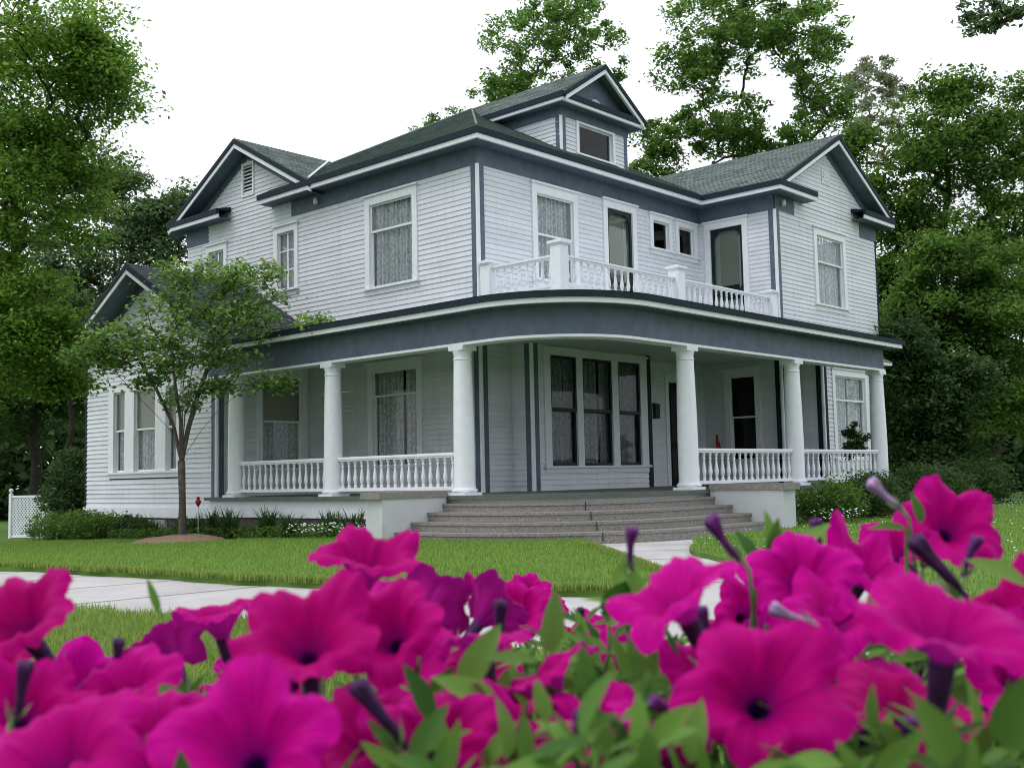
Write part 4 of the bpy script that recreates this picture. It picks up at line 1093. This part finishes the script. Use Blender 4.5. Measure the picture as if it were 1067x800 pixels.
# ---- shrubs and bed plants
def shrub(name, label, c, r, n, leaf, m, seed, group=None, cat='shrub', flat=.8):
    rng = np.random.default_rng(seed); c = np.array(c, float); root = empty(name, tuple(c), label, cat, group)
    P = ellipsoid_pts(max(6, n//42), c+np.array([0, 0, r[2]*.85]), np.array(r)*.86, rng, .33); P = P[P[:, 2] > c[2]+.03]
    C = np.concatenate([p+rng.normal(0, 1, (42, 3))*np.array([.13, .13, .09])*max(r[0], .5) for p in P]); C = C[C[:, 2] > c[2]+.01]
    V, F = leaf_arrays(C, leaf, rng, .4, .5); fast_mesh('foliage', V, F, m, root)
    return root
def g3(x, y): return (x, y, gz(x, y))
shrub('shrub', 'low spreading green shrub at the left corner of the low wing', g3(-3.75, 11.5), (.95, .95, .42), 4200, .085, G_mid, 1)
shrub('shrub', 'low green shrub under the triple window of the low wing', g3(-3.7, 10.0), (.85, .9, .40), 4000, .085, G_mid, 2)
shrub('shrub', 'small sparse shrub beside the basement vent', g3(-3.5, 8.6), (.5, .55, .34), 1500, .08, G_dark, 3)
shrub('evergreen_shrub', 'tall dark shrub at the left edge of the house behind the low shrubs', g3(-2.4, 13.9), (.95, .95, 1.45), 7000, .12, G_dark, 4)
shrub('shrub', 'climbing foliage over the right post of the lattice panel', g3(*at(60, 555, 32.3)[:2]), (.35, .35, .65), 1200, .08, G_dark, 5)
shrub('shrub', 'thin straggly bush in front of the lattice panel', g3(*at(38, 555, 32.1)[:2]), (.26, .28, .5), 200, .07, G_mid, 6)
shrub('shrub', 'rounded dark green shrub against the right porch pier', g3(3.3, -6.35), (.80, .75, .48), 5200, .075, G_mid, 7)
shrub('shrub', 'broad green shrub in front of the porch railing end', g3(5.7, -6.1), (1.15, .85, .52), 6500, .08, G_dark, 8)
shrub('shrub', 'tall loose shrub at the far end of the porch', g3(9.2, -6.0), (1.15, .95, .66), 6500, .09, G_dark, 9)
shrub('shrub', 'bushy shrub on the lawn edge below the magnolia', g3(15.5, -4.6), (1.6, 1.4, .7), 6500, .12, G_dark, 10)
shrub('shrub', 'small leafy plant on the porch railing in front of the right window', (9.0, -4.2, .55), (.36, .36, .55), 900, .12, G_dark, 12)
def lily(label, x, y, h, n, seed, m):
    rng = np.random.default_rng(seed); root = empty('daylily', (x, y, gz(x, y)), label, 'plant', 'strap leaved plants along the porch'); b = MB(); z = gz(x, y)
    for k in range(n):
        a = rng.uniform(0, 6.28); L = h*rng.uniform(.7, 1.25); o_ = rng.uniform(.2, .75)*L; wd = rng.uniform(.012, .022)
        s_ = np.array((-math.sin(a), math.cos(a), 0)); bx = np.array((x+rng.normal(0, .07), y+rng.normal(0, .07), z)); vs = []
        for i in range(6):
            t = i/5; p = bx+np.array((math.cos(a)*o_*t*t, math.sin(a)*o_*t*t, L*(t-.32*t*t*(o_/L)*1.3))); w_ = wd*(1-t**2.5)+.001
            vs += [p-s_*w_, p+s_*w_]
        b.add(vs, [(2*i, 2*i+1, 2*i+3, 2*i+2) for i in range(5)])
    b.build('foliage', m, root); return root
lab = ['first strap leaved plant, right of the small tree trunk', 'second strap leaved plant from the small tree, under the blue corner board', 'third strap leaved plant from the small tree, below the porch column end',
       'tall strap leaved plant below the left end of the porch rail', 'tall strap leaved plant below the middle of the left porch rail', 'strap leaved plant just left of the second porch column',
       'strap leaved plant under the second porch column', 'strap leaved plant between the second column and the white pier', 'last strap leaved plant beside the white porch pier']
G_lily = leafmat('lily_leaves', (.018, .055, .014), (.07, .135, .035), .3)
for k in range(9):
    y = 7.2-k*.95 if k < 3 else 4.7-(k-3)*1.02
    lily(lab[k], -3.75+(.25 if k % 2 else 0)-(.15 if k > 2 else -.05), y, .66 if k in (3, 4, 5) else .54, 110, 100+k, G_lily)
rng = np.random.default_rng(8); P = np.stack([rng.uniform(-4.15, -3.3, 5200), rng.uniform(-1.5, 8.5, 5200)], 1)
C = np.column_stack([P, vgz(P[:, 0], P[:, 1])+rng.uniform(.02, .26, len(P))])
V, F = leaf_arrays(C, .075, rng, .6, .6); tag(fast_mesh('ground_cover', V, F, G_mid), 'low leafy ground cover along the porch skirt', 'ground cover', kind='stuff')
def white_flowers(x0, x1, y0, y1, n, lab, seed):
    rng = np.random.default_rng(seed); x = rng.uniform(x0, x1, n); y = rng.uniform(y0, y1, n); C = np.column_stack([x, y, vgz(x, y)+rng.uniform(.12, .30, n)])
    V = []; F = []
    for c in C:
        r_ = rng.uniform(.014, .026); k = len(V); t = rng.normal(0, .5, 2)
        for i in range(5):
            a = i*1.2566+t[0]; V.append(c+np.array((math.cos(a)*r_, math.sin(a)*r_, r_*.5*math.sin(a+t[1])+.004)))
        V.append(c); F += [(k+i, k+(i+1) % 5, k+5) for i in range(5)]
    tag(fast_mesh('white_flowers', np.array(V), np.array(F), M['petalwhite']), lab, 'flowers', kind='stuff')
white_flowers(-4.35, -3.8, -1.55, 1.3, 190, 'drift of small white flowers left of the porch pier', 1)
white_flowers(1.7, 3.2, -7.2, -6.7, 70, 'few white flowers at the foot of the right shrub', 2)

# lattice panel
def lattice():
    p0 = at(11, 555, 33.2)[:2]; p1 = at(55.5, 555, 32.4)[:2]; t = p1-p0; L = np.linalg.norm(t); t /= L
    F = Frame(p0[0], p0[1], tuple(t), (-t[1]*-1*-1, t[0])); zb = gz(*p0)
    F = Frame(p0[0], p0[1], tuple(t), (t[1], -t[0]))
    root = empty('lattice_panel', (p0[0], p0[1], zb), 'white lattice garden panel between two ball topped posts at the left edge', 'lattice'); b = MB(); H = 1.18
    for s_ in (1, -1):
        k = -H
        while k < L+H:
            a0, a1 = (k, k+H) if s_ > 0 else (k+H, k)
            def clipu(u, z):
                return u, z
            pts = []
            for q in range(25):
                f_ = q/24; u = a0+(a1-a0)*f_
                if .05 < u < L-.05: pts.append((u, .05+H*f_*.98))
            if len(pts) > 2:
                (ua, za), (ub, zb_) = pts[0], pts[-1]; w_ = .026
                d = .004*s_
                b.fprism(F, [(ua-w_, zb+za), (ua+w_, zb+za), (ub+w_, zb+zb_), (ub-w_, zb+zb_)], d-.004, d+.004)
            k += .115
    b.build('lattice', M['trim'], root)
    for z_ in (.02, 1.2):
        b = MB(); b.fbox(F, .0, L, -.025, .025, zb+z_, zb+z_+.06); b.build('rail', M['trim'], root)
    for u in (0, L):
        b = MB(); b.fbox(F, u-.045, u+.045, -.045, .045, zb, zb+1.32); q = F.p(u, 0, zb+1.32); b.lathe(q, [(.03, 0), (.03, .03), (.055, .05), (.07, .09), (.055, .13), (.02, .15)], 12); b.build('post', M['trim'], root)
lattice()
# red ornament on a stake
q = at(206.5, 524, 24.2)
ro = empty('garden_ornament', (q[0], q[1], gz(q[0], q[1])), 'small red garden ornament on a thin stake by the blue corner board', 'ornament')
b = MB(); b.tube([(q[0], q[1], gz(q[0], q[1])), (q[0], q[1], q[2])], [.008, .008], 6); b.build('stake', M['stucco'], ro)
b = MB(); b.lathe((q[0], q[1], q[2]-.08), [(.015, 0), (.03, .03), (.075, .10), (.06, .14), (.03, .15), (.05, .19), (.01, .22)], 6); b.build('bloom', M['red'], ro)

# ================================================================== PETUNIAS
def petal_mat():
    m = bpy.data.materials.new('magenta_petal'); m.use_nodes = True; n = m.node_tree; n.nodes.clear()
    o = n.nodes.new('ShaderNodeOutputMaterial'); uv = n.nodes.new('ShaderNodeAttribute'); uv.attribute_name = 'rt'
    sp = n.nodes.new('ShaderNodeSeparateXYZ'); n.links.new(uv.outputs['Vector'], sp.inputs[0])
    cr = n.nodes.new('ShaderNodeValToRGB'); e = cr.color_ramp.elements
    e[0].position = .0; e[0].color = (.045, .006, .12, 1); e[1].position = 1; e[1].color = (.63, .0015, .29, 1)
    x = e.new(.13); x.color = (.10, .004, .20, 1); x = e.new(.24); x.color = (.36, .002, .20, 1); x = e.new(.42); x.color = (.56, .001, .225, 1)
    n.links.new(sp.outputs[0], cr.inputs[0])
    # veins: fine darker streaks running outwards
    wv = n.nodes.new('ShaderNodeMath'); wv.operation = 'MULTIPLY'; wv.inputs[1].default_value = 70.0; n.links.new(sp.outputs[1], wv.inputs[0])
    no = n.nodes.new('ShaderNodeTexNoise'); no.noise_dimensions = '2D'; no.inputs['Scale'].default_value = 1.0; no.inputs['Detail'].default_value = 5
    cm = n.nodes.new('ShaderNodeCombineXYZ'); n.links.new(wv.outputs[0], cm.inputs[0])
    w2 = n.nodes.new('ShaderNodeMath'); w2.operation = 'MULTIPLY'; w2.inputs[1].default_value = 1.6; n.links.new(sp.outputs[0], w2.inputs[0]); n.links.new(w2.outputs[0], cm.inputs[1])
    n.links.new(cm.outputs[0], no.inputs['Vector'])
    vr = n.nodes.new('ShaderNodeMapRange'); vr.inputs[1].default_value = .3; vr.inputs[2].default_value = .7; vr.inputs[3].default_value = .84; vr.inputs[4].default_value = 1.08
    n.links.new(no.outputs['Fac'], vr.inputs[0])
    mul = n.nodes.new('ShaderNodeMix'); mul.data_type = 'RGBA'; mul.blend_type = 'MULTIPLY'; mul.inputs[0].default_value = 1
    oi_ = n.nodes.new('ShaderNodeObjectInfo'); hs_ = n.nodes.new('ShaderNodeHueSaturation'); hr_ = n.nodes.new('ShaderNodeMapRange'); hr_.inputs[3].default_value = .488; hr_.inputs[4].default_value = .515; n.links.new(oi_.outputs['Random'], hr_.inputs[0]); n.links.new(hr_.outputs[0], hs_.inputs['Hue']); vl_ = n.nodes.new('ShaderNodeMapRange'); vl_.inputs[3].default_value = 1.08; vl_.inputs[4].default_value = .78; n.links.new(oi_.outputs['Random'], vl_.inputs[0]); n.links.new(vl_.outputs[0], hs_.inputs['Value']); n.links.new(cr.outputs[0], hs_.inputs['Color']); n.links.new(hs_.outputs[0], mul.inputs[6]); n.links.new(vr.outputs[0], mul.inputs[7])
    g = n.nodes.new('ShaderNodeNewGeometry'); back = n.nodes.new('ShaderNodeMix'); back.data_type = 'RGBA'; back.inputs[7].default_value = (.40, .012, .30, 1)
    mb_ = n.nodes.new('ShaderNodeMath'); mb_.operation = 'MULTIPLY'; mb_.inputs[1].default_value = .65; inv = n.nodes.new('ShaderNodeMath'); inv.operation = 'SUBTRACT'; inv.inputs[0].default_value = 1; n.links.new(g.outputs['Backfacing'], inv.inputs[1]); n.links.new(inv.outputs[0], mb_.inputs[0]); n.links.new(mb_.outputs[0], back.inputs[0]); n.links.new(mul.outputs[2], back.inputs[6])
    b = n.nodes.new('ShaderNodeBsdfPrincipled'); b.inputs['Roughness'].default_value = .55; b.inputs['Specular IOR Level'].default_value = .05
    b.inputs['Sheen Weight'].default_value = .0
    n.links.new(back.outputs[2], b.inputs['Base Color'])
    t = n.nodes.new('ShaderNodeBsdfTranslucent'); n.links.new(back.outputs[2], t.inputs[0])
    bn = n.nodes.new('ShaderNodeTexNoise'); tc = n.nodes.new('ShaderNodeTexCoord'); n.links.new(tc.outputs['Object'], bn.inputs['Vector']); bn.inputs['Scale'].default_value = 180
    bp = n.nodes.new('ShaderNodeBump'); bp.inputs['Strength'].default_value = .25; bp.inputs['Distance'].default_value = .001; n.links.new(no.outputs['Fac'], bp.inputs['Height']); n.links.new(bp.outputs[0], b.inputs['Normal'])
    ms = n.nodes.new('ShaderNodeMixShader'); ms.inputs[0].default_value = .34
    n.links.new(b.outputs[0], ms.inputs[1]); n.links.new(t.outputs[0], ms.inputs[2]); n.links.new(ms.outputs[0], o.inputs[0])
    return m
M['petal'] = petal_mat()
M['tube'] = mat('dark_purple_tube', (.055, .014, .075), .6, .35, 120, spec=.2)
M['bud'] = mat('purple_bud', (.11, .018, .14), .6, .45, 90, spec=.2)
M['lilac'] = mat('faded_lilac_bud', (.42, .28, .50), .6, .3, 90)
M['pgreen'] = leafmat('petunia_leaves', (.028, .10, .016), (.17, .335, .06), .34, .5, .16)
M['calyx'] = mat('pale_green_calyx', (.20, .30, .13), .6, .2, 90)

def basis(f):
    """f given as (right, up, toward the camera) -> orthonormal world basis with f as third axis"""
    z = RGT*f[0]+UPV*f[1]-FWD*f[2]; z /= np.linalg.norm(z); a = np.array([0, 0, 1.]) if abs(z[2]) < .9 else RGT
    x = np.cross(a, z); x /= np.linalg.norm(x); return x, np.cross(z, x), z
def bloom(root, px, py, rpx, face, seed, real=.046, droop=.0, cup=.22, squash=1.0, depth=None):
    rng = np.random.default_rng(seed); d = depth or FPX*real/rpx; R_ = rpx*d/FPX; c = at(px, py, d); X, Y, Z = basis(face)
    nt_, nr = 80, 22; ph = rng.uniform(0, 6.28); lob = [rng.uniform(.93, 1.1) for _ in range(5)]; bend = [rng.normal(-.02, .22) for _ in range(5)]; V = np.zeros((nr, nt_, 3)); RT = np.zeros((nr, nt_, 3))
    for j in range(nt_):
        th = 2*math.pi*j/nt_; a = (th+ph)*5/(2*math.pi); li = int(a) % 5; u = a % 1; sm = .5-.5*math.cos(2*math.pi*u)
        edge = lob[li]*(.74+.26*sm**.5); notch = sm
        for i in range(nr):
            t = i/(nr-1)
            if t < .28:
                q = t/.28; r_ = R_*(.001+.124*q**.9); z = R_*(-.62-cup*.25+.40*q)
            else:
                q = (t-.28)/.72; r_ = R_*(.125+(edge-.125)*(q**.95)); 
                z = R_*(-.22-cup*.25+(.42+cup*.5)*math.sin(min(1.75, q*1.95))**.9-.10*q**3)
                z += R_*q*q*(.10*notch-.07)+R_*bend[li]*notch*q*q+R_*droop*q*q*math.sin(th)
                z += R_*(.036*math.sin(17*th+seed)+.024*math.sin(29*th+2*seed))*q**4
                z += R_*.030*math.sin(7*th+3*q+seed)*q*q-R_*.05*abs(math.sin(2.5*(th+ph)))**8*q*(1-q)*4*0; z -= R_*.085*math.exp(-((u-.5)/.07)**2)*q*(1.25-q); z += R_*.11*(math.exp(-(u/.12)**2)+math.exp(-((1-u)/.12)**2))*q*(1.15-q)
            V[i, j] = c+X*(r_*math.cos(th))+Y*(r_*math.sin(th)*squash)+Z*z
            RT[i, j] = (t if t < .28 else .28+.72*(t-.28)/.72, th/(2*math.pi), 0)
    RT[:, :, 0] = np.clip((RT[:, :, 0]-.12)/.88, 0, 1)
    idx = np.arange(nr*nt_).reshape(nr, nt_); F = np.stack([idx[:-1], np.roll(idx, -1, 1)[:-1], np.roll(idx, -1, 1)[1:], idx[1:]], -1)[..., ::1].reshape(-1, 4)
    o = fast_mesh('flower', V.reshape(-1, 3), F, M['petal'], root, smooth=True)
    at_ = o.data.attributes.new('rt', 'FLOAT_VECTOR', 'POINT'); at_.data.foreach_set('vector', RT.reshape(-1).astype(np.float32))
    # outside of the tube, calyx and stalk
    b = MB(); ax = lambda s_, w_=0: c+Z*(R_*s_)
    b.tube([ax(-.20-cup*.25), ax(-.5-cup*.25), ax(-.9), ax(-1.25)], [R_*.15, R_*.13, R_*.10, R_*.06], 14, cap=False); b.build('tube', M['tube'], o, smooth=True)
    b = MB(); e = ax(-1.22)
    for k in range(5):
        a = 2*math.pi*k/5+seed; dr = X*math.cos(a)+Y*math.sin(a); sd_ = np.cross(dr, Z)
        p0 = e+dr*R_*.04; p1 = e+dr*R_*.17+Z*R_*.22; p2 = e+dr*R_*.30+Z*R_*.48
        b.add([p0-sd_*R_*.03, p0+sd_*R_*.03, p1+sd_*R_*.06, p2, p1-sd_*R_*.06], [(0, 1, 2, 4), (4, 2, 3)])
    b.tube([e, e-Z*R_*.25+np.array([0, 0, -R_*.2]), e-Z*R_*.4+np.array([0, 0, -R_*1.2])], [R_*.05, R_*.03, R_*.03], 8)
    b.build('calyx', M['calyx'], o, smooth=True)
    return o
def bud(root, px, py, lpx, ang, d, seed, m='bud', fat=.16, twist=0):
    """closed trumpet: ang in degrees, 90 = tip straight up in the picture"""
    L = lpx*d/FPX; c = at(px, py, d); a = R(ang); T = RGT*math.cos(a)+UPV*math.sin(a)-FWD*.15; T /= np.linalg.norm(T); S = np.cross(T, FWD); S /= np.linalg.norm(S); Q = np.cross(S, T)
    prof = [(-.5, .045), (-.38, .06), (-.15, .07), (.1, .085), (.26, fat*.72), (.38, fat*.86), (.46, fat*.8), (.5, fat*.5), (.485, fat*.15)]
    n = 25; vs = []; fs = []
    for t, r_ in prof:
        for k in range(n):
            th = 2*math.pi*k/n+t*2.2; rr_ = r_*(1+.10*math.sin(5*th)+.22*max(0, t)*2*math.sin(5*th+1))*L; vs.append(c+T*t*L+S*rr_*math.cos(th)+Q*rr_*math.sin(th)+S*L*.06*math.sin(3*t+seed))
    for i in range(len(prof)-1):
        for k in range(n): fs.append((i*n+k, i*n+(k+1) % n, (i+1)*n+(k+1) % n, (i+1)*n+k))
    fs.append(tuple(range((len(prof)-1)*n, len(prof)*n))); b = MB(); b.add(vs, fs); o = b.build('bud', M[m], root, smooth=True)
    b = MB(); e = c-T*.48*L
    for k in range(5):
        an = 2*math.pi*k/5+seed; dr = S*math.cos(an)+Q*math.sin(an); sd_ = np.cross(dr, T); p1 = e+dr*L*.12+T*L*.14; p2 = e+dr*L*.20+T*L*.34
        b.add([e-sd_*L*.02+dr*L*.04, e+sd_*L*.02+dr*L*.04, p1+sd_*L*.045, p2, p1-sd_*L*.045], [(0, 1, 2, 4), (4, 2, 3)])
    b.tube([e+T*L*.05, e-T*L*.25, e-T*L*.4-np.array([0, 0, L*1.0])], [L*.06, L*.035, L*.035], 8); b.build('calyx', M['calyx'], o, smooth=True)
    return o
def leaf_mesh(px, py, d, lpx, ang, tilt, rng, wide=.42):
    """one ovate leaf with a midrib fold; returns verts, quads"""
    L = lpx*d/FPX; c = at(px, py, d); a = R(ang); T = RGT*math.cos(a)+UPV*math.sin(a)+FWD*rng.uniform(-.5, .3); T /= np.linalg.norm(T)
    N = UPV*math.cos(tilt)-FWD*math.sin(tilt)+RGT*rng.uniform(-.5, .5); N = N-T*np.dot(N, T); N /= np.linalg.norm(N)+1e-9; S = np.cross(T, N); n = 8; vs = []
    cv = rng.uniform(.05, .35)
    for i in range(n+1):
        t = i/n; w_ = L*wide*.5*(math.sin(math.pi*min(1, t**.8))**.8)*(1-.1*t)+L*.006; p = c+T*L*t-N*L*cv*t*t
        vs += [p-S*w_+N*w_*.42, p, p+S*w_+N*w_*.42]
    return vs, [q for i in range(n) for q in ((3*i, 3*i+1, 3*i+4, 3*i+3), (3*i+1, 3*i+2, 3*i+5, 3*i+4))]

bedc = at(533, 600, 1.0); fh = np.array((math.cos(YAW), math.sin(YAW), 0)); rh = np.array((math.sin(YAW), -math.cos(YAW), 0))
def bedpt(s_, t, z): p = CAM+fh*s_+rh*t; return np.array((p[0], p[1], z))
ZS = -.16
pl = empty('planter', tuple(bedpt(.95, 0, gz(*CAM[:2]))), 'long stone planter box holding the petunias', 'planter')
b = MB(); zb = gz(*CAM[:2])
for (s0, s1, t0, t1) in ((.30, .36, -.95, .95), (1.56, 1.62, -.95, .95), (.36, 1.56, -.95, -.89), (.36, 1.56, .89, .95)):
    b.hexa([bedpt(s0, t0, zb-.05), bedpt(s1, t0, zb-.05), bedpt(s1, t1, zb-.05), bedpt(s0, t1, zb-.05), bedpt(s0, t0, ZS+.03), bedpt(s1, t0, ZS+.03), bedpt(s1, t1, ZS+.03), bedpt(s0, t1, ZS+.03)])
b.build('box', M['stucco'], pl)
b = MB(); b.hexa([bedpt(.34, -.92, zb), bedpt(1.58, -.92, zb), bedpt(1.58, .92, zb), bedpt(.34, .92, zb), bedpt(.34, -.92, ZS), bedpt(1.58, -.92, ZS), bedpt(1.58, .92, ZS), bedpt(.34, .92, ZS)]); b.build('soil', M['soil'], pl)

# plants: (label, base px, depth, blooms, buds)
PL = [
 ('magenta petunia at the bottom left corner with three overlapping open blooms', 40, .62,
  [(22, 652, 70, (-.25, .72, .50), 1, dict(cup=.45)), (80, 722, 62, (.25, .55, .70), 2, dict()), (62, 792, 100, (-.15, .93, .35), 3, dict(cup=.25))], [(22, 722, 70, 70, .60, 'tube')]),
 ('magenta petunia at the left whose bloom is seen from behind beside a dark bud', 150, .8,
  [(178, 680, 48, (-.45, .55, -.5), 4, dict(cup=.6)), (140, 735, 52, (-.5, .5, .6), 31, dict(cup=.5))], [(122, 690, 52, 75, .75, 'tube')]),
 ('magenta petunia with a wide open bloom in front of the lawn left of centre', 300, .72,
  [(228, 648, 52, (-.2, .85, .05), 5, dict(cup=.5)), (320, 672, 80, (.02, .84, .52), 6, dict(cup=.25)), (275, 690, 50, (-.1, .9, .3), 32, dict())], [(397, 745, 90, 118, .6, 'tube')]),
 ('large magenta petunia at the bottom edge left of centre with a dark throat', 260, .5,
  [(262, 786, 100, (0, .72, .68), 7, dict(cup=.2))], []),
 ('magenta petunia standing tallest left of centre, cupped against the porch pier', 390, .95,
  [(382, 592, 56, (.15, .80, .22), 8, dict(cup=.75)), (446, 632, 46, (.2, .35, -.8), 9, dict(cup=.7)), (412, 620, 34, (.1, .9, .2), 33, dict())], [(428, 650, 44, 95, .9, 'bud')]),
 ('magenta petunia in the middle seen side on with a dark purple trumpet', 520, .95,
  [(508, 638, 46, (.5, .55, -.5), 10, dict(cup=.75)), (540, 640, 38, (-.2, .6, .6), 34, dict(cup=.6))], [(521, 655, 62, 80, .9, 'tube'), (575, 655, 42, 88, 1.0, 'tube'), (603, 762, 50, 85, .6, 'bud')]),
 ('small far petunia blooms beyond the leaves in the middle', 570, 1.45,
  [(552, 612, 22, (.2, .8, .4), 11, dict()), (574, 628, 20, (.3, .7, .5), 12, dict()), (545, 655, 24, (-.2, .7, .5), 13, dict()), (640, 655, 33, (0, .95, .2), 14, dict()), (600, 668, 24, (.1, .8, .5), 35, dict())], [(606, 650, 36, 85, 1.3, 'tube')]),
 ('magenta petunia right of centre with a flat bloom tilted up like a dish', 700, .8,
  [(708, 628, 78, (-.46, .86, .10), 15, dict(cup=.25)), (778, 640, 44, (.2, .45, .75), 16, dict(cup=.5))], [(737, 655, 50, 100, .8, 'bud'), (659, 572, 46, 84, .8, 'bud'), (756, 561, 58, 128, .8, 'bud')]),
 ('magenta petunia with two open blooms below the right porch pier', 850, .82,
  [(836, 605, 66, (-.1, .74, .66), 17, dict()), (902, 596, 52, (.25, .8, .4), 18, dict(cup=.4)), (868, 655, 46, (.1, .9, .3), 36, dict())], [(853, 562, 44, 92, .9, 'bud'), (826, 640, 50, 155, .7, 'lilac')]),
 ('magenta petunia rising highest at the right before the shaded lawn', 980, .9,
  [(990, 549, 58, (.12, .66, .72), 19, dict(cup=.3)), (932, 578, 44, (-.6, .5, .35), 20, dict(cup=.6)), (930, 622, 40, (.3, .7, -.3), 37, dict(cup=.5))], [(978, 590, 84, 125, .8, 'tube'), (924, 515, 48, 135, .9, 'lilac'), (1012, 580, 46, 75, .85, 'bud')]),
 ('largest magenta petunia at the bottom facing the camera with a purple eye', 800, .52,
  [(793, 728, 92, (-.05, .66, .74), 21, dict(cup=.22))], [(700, 742, 56, 140, .6, 'bud')]),
 ('magenta petunia with a broad flat bloom near the right edge', 985, .55,
  [(985, 664, 100, (0, .95, .28), 22, dict(cup=.14)), (1065, 715, 78, (.2, .55, .75), 23, dict())], []),
 ('magenta petunia at the lower right with a thin edge on bloom', 940, .62,
  [(940, 742, 82, (.10, .93, .30), 24, dict(cup=.15)), (905, 795, 60, (0, .8, .5), 38, dict())], [(945, 775, 60, 80, .6, 'bud')]),
 ('magenta petunia cut by the bottom edge in the middle', 550, .52,
  [(552, 806, 84, (0, .82, .5), 25, dict(cup=.45))], []),
]
rngL = np.random.default_rng(42)
roots = []
for (lb, px, d, blooms, buds) in PL:
    p = at(px, 700, d); q = np.array((p[0], p[1], ZS)); s_ = np.dot(q-CAM, fh)
    root = empty('petunia', tuple(q), lb, 'petunia', 'magenta petunias in the planter'); roots.append((root, px, d))
    for (x, y, r_, f_, sd_, kw) in blooms: bloom(root, x, y, r_, f_, sd_, **kw)
    for k, (x, y, l_, a_, dd, m_) in enumerate(buds): bud(root, x, y, l_, a_, dd, k, m=m_, fat=.13 if m_ == 'tube' else .16)
for (x, y, d, f_, sd_) in ((128, 730, .72, (-.3, .7, .5), 301), (25, 742, .7, (.3, .8, .4), 302), (168, 770, .62, (.1, .85, .4), 303), (-8, 705, .85, (-.2, .7, .5), 304), (108, 775, .66, (-.4, .7, .4), 305), (420, 690, .9, (.2, .8, .4), 306), (455, 775, .62, (.1, .75, .5), 307), (620, 770, .66, (-.2, .8, .4), 308), (655, 700, .95, (.1, .8, .45), 309), (500, 700, 1.0, (-.1, .8, .45), 310)):
    i = min(range(len(PL)), key=lambda q: abs(PL[q][1]-x)/160+abs(PL[q][2]-d)*2.0)
    bloom(roots[i][0], x, y, .043*FPX/d, f_, sd_, cup=.3, depth=d)
rf = np.random.default_rng(71)
for k in range(34):
    x = float(rf.choice([rf.uniform(-30, 430), rf.uniform(620, 1100), rf.uniform(430, 620)], p=[.42, .46, .12])); d = rf.uniform(.62, 1.35)
    y = float(np.interp(x, [-30, 90, 170, 300, 420, 520, 600, 680, 760, 860, 960, 1100], [700, 720, 715, 690, 655, 655, 675, 660, 650, 640, 640, 640]))+rf.uniform(0, 130)*(1.3-.5*d)
    i = min(range(len(PL)), key=lambda q: abs(PL[q][1]-x)/160+abs(PL[q][2]-d)*2.0)
    bloom(roots[i][0], x, y, .042*FPX/d, (rf.normal(0, .4), rf.uniform(.5, .9), rf.uniform(-.5, .7)), 200+k, cup=rf.uniform(.2, .6), depth=d)
def top_line(x): return float(np.interp(x, [-60, 90, 170, 330, 420, 520, 600, 680, 760, 860, 960, 1040, 1130], [735, 745, 690, 715, 660, 650, 612, 628, 655, 640, 640, 640, 600]))
LV = {i: ([], []) for i in range(len(PL))}; ST = {i: MB() for i in range(len(PL))}
def add_leaf(x, y, d, l, ang, tilt=None, wide=.42):
    i = min(range(len(PL)), key=lambda k: abs(PL[k][1]-x)/160+abs(PL[k][2]-d)*2.2)
    vs, fs = leaf_mesh(x, y, d, l, ang, rngL.uniform(-.2, .9) if tilt is None else tilt, rngL, wide); V_, F_ = LV[i]; k = len(V_); V_ += vs; F_ += [tuple(a+k for a in f) for f in fs]
    root = PL[i]; b = np.array(vs[1]); e = at(x+rngL.uniform(-25, 25), 800, d); e[2] = max(ZS-.02, min(e[2], b[2]-.05))
    if rngL.random() < .35: ST[i].tube([b, (b+e)/2+rngL.normal(0, .006, 3), e], [.0016, .0022, .003], 6)
for k in range(2100):
    d = rngL.uniform(.5, 1.5); x = rngL.uniform(-80, 1150); t = top_line(x)
    y = t+28+abs(rngL.normal(0, 1))*70+max(0, .95-d)*260
    if y > 900: y = t+40+max(0, .95-d)*260+rngL.uniform(0, 90)
    add_leaf(x, y, d, rngL.uniform(.019, .036)*FPX/d, rngL.uniform(5, 175), wide=rngL.uniform(.28, .44))
# the leaves that stand clear against the lawn
for (x, y, d, l, a, tl, w_) in [(628, 640, .8, 46, 50, 1.2, .6), (568, 680, .75, 66, 75, 1.2, .42), (560, 690, .7, 60, 170, .3, .4), (600, 690, .7, 70, -35, .6, .4), (640, 610, .8, 34, 62, 1.2, .4), (668, 620, .8, 40, 115, 1., .4), (660, 632, .8, 56, 165, .4, .24),
                                 (800, 580, .85, 46, 80, 1.2, .36), (808, 582, .85, 50, 100, 1.2, .3), (815, 582, .85, 62, 40, .8, .32), (790, 585, .85, 40, 120, 1., .34), (960, 545, .9, 34, 100, 1., .34), (945, 552, .9, 38, 165, .6, .3),
                                 (1070, 610, .7, 66, 150, .6, .34), (166, 640, .85, 40, 108, 1., .22), (190, 720, .7, 70, 175, .4, .25), (1045, 780, .5, 95, 70, 1., .6), (990, 795, .5, 80, 115, 1., .5), (480, 720, .7, 80, 60, 1., .4), (450, 750, .6, 66, 110, 1., .36), (520, 740, .65, 80, 140, .8, .4),
                                 (680, 765, .6, 66, 95, 1.1, .42), (650, 740, .7, 70, 60, 1.1, .45), (720, 795, .55, 66, 80, 1., .4), (640, 785, .6, 60, 120, 1., .4), (430, 790, .55, 66, 60, 1., .36), (905, 640, .8, 40, 70, 1., .3), (882, 642, .8, 40, 120, 1., .3)]:
    add_leaf(x, y, d, l, a, tl, w_)
for i, (root, px, d) in enumerate(roots):
    V_, F_ = LV[i]
    k = len(V_); V_ += ST[i].v; F_ += [tuple(a+k for a in f) for f in ST[i].f]
    if V_: mesh_obj('foliage', np.array(V_), F_, M['pgreen'], root, smooth=True)
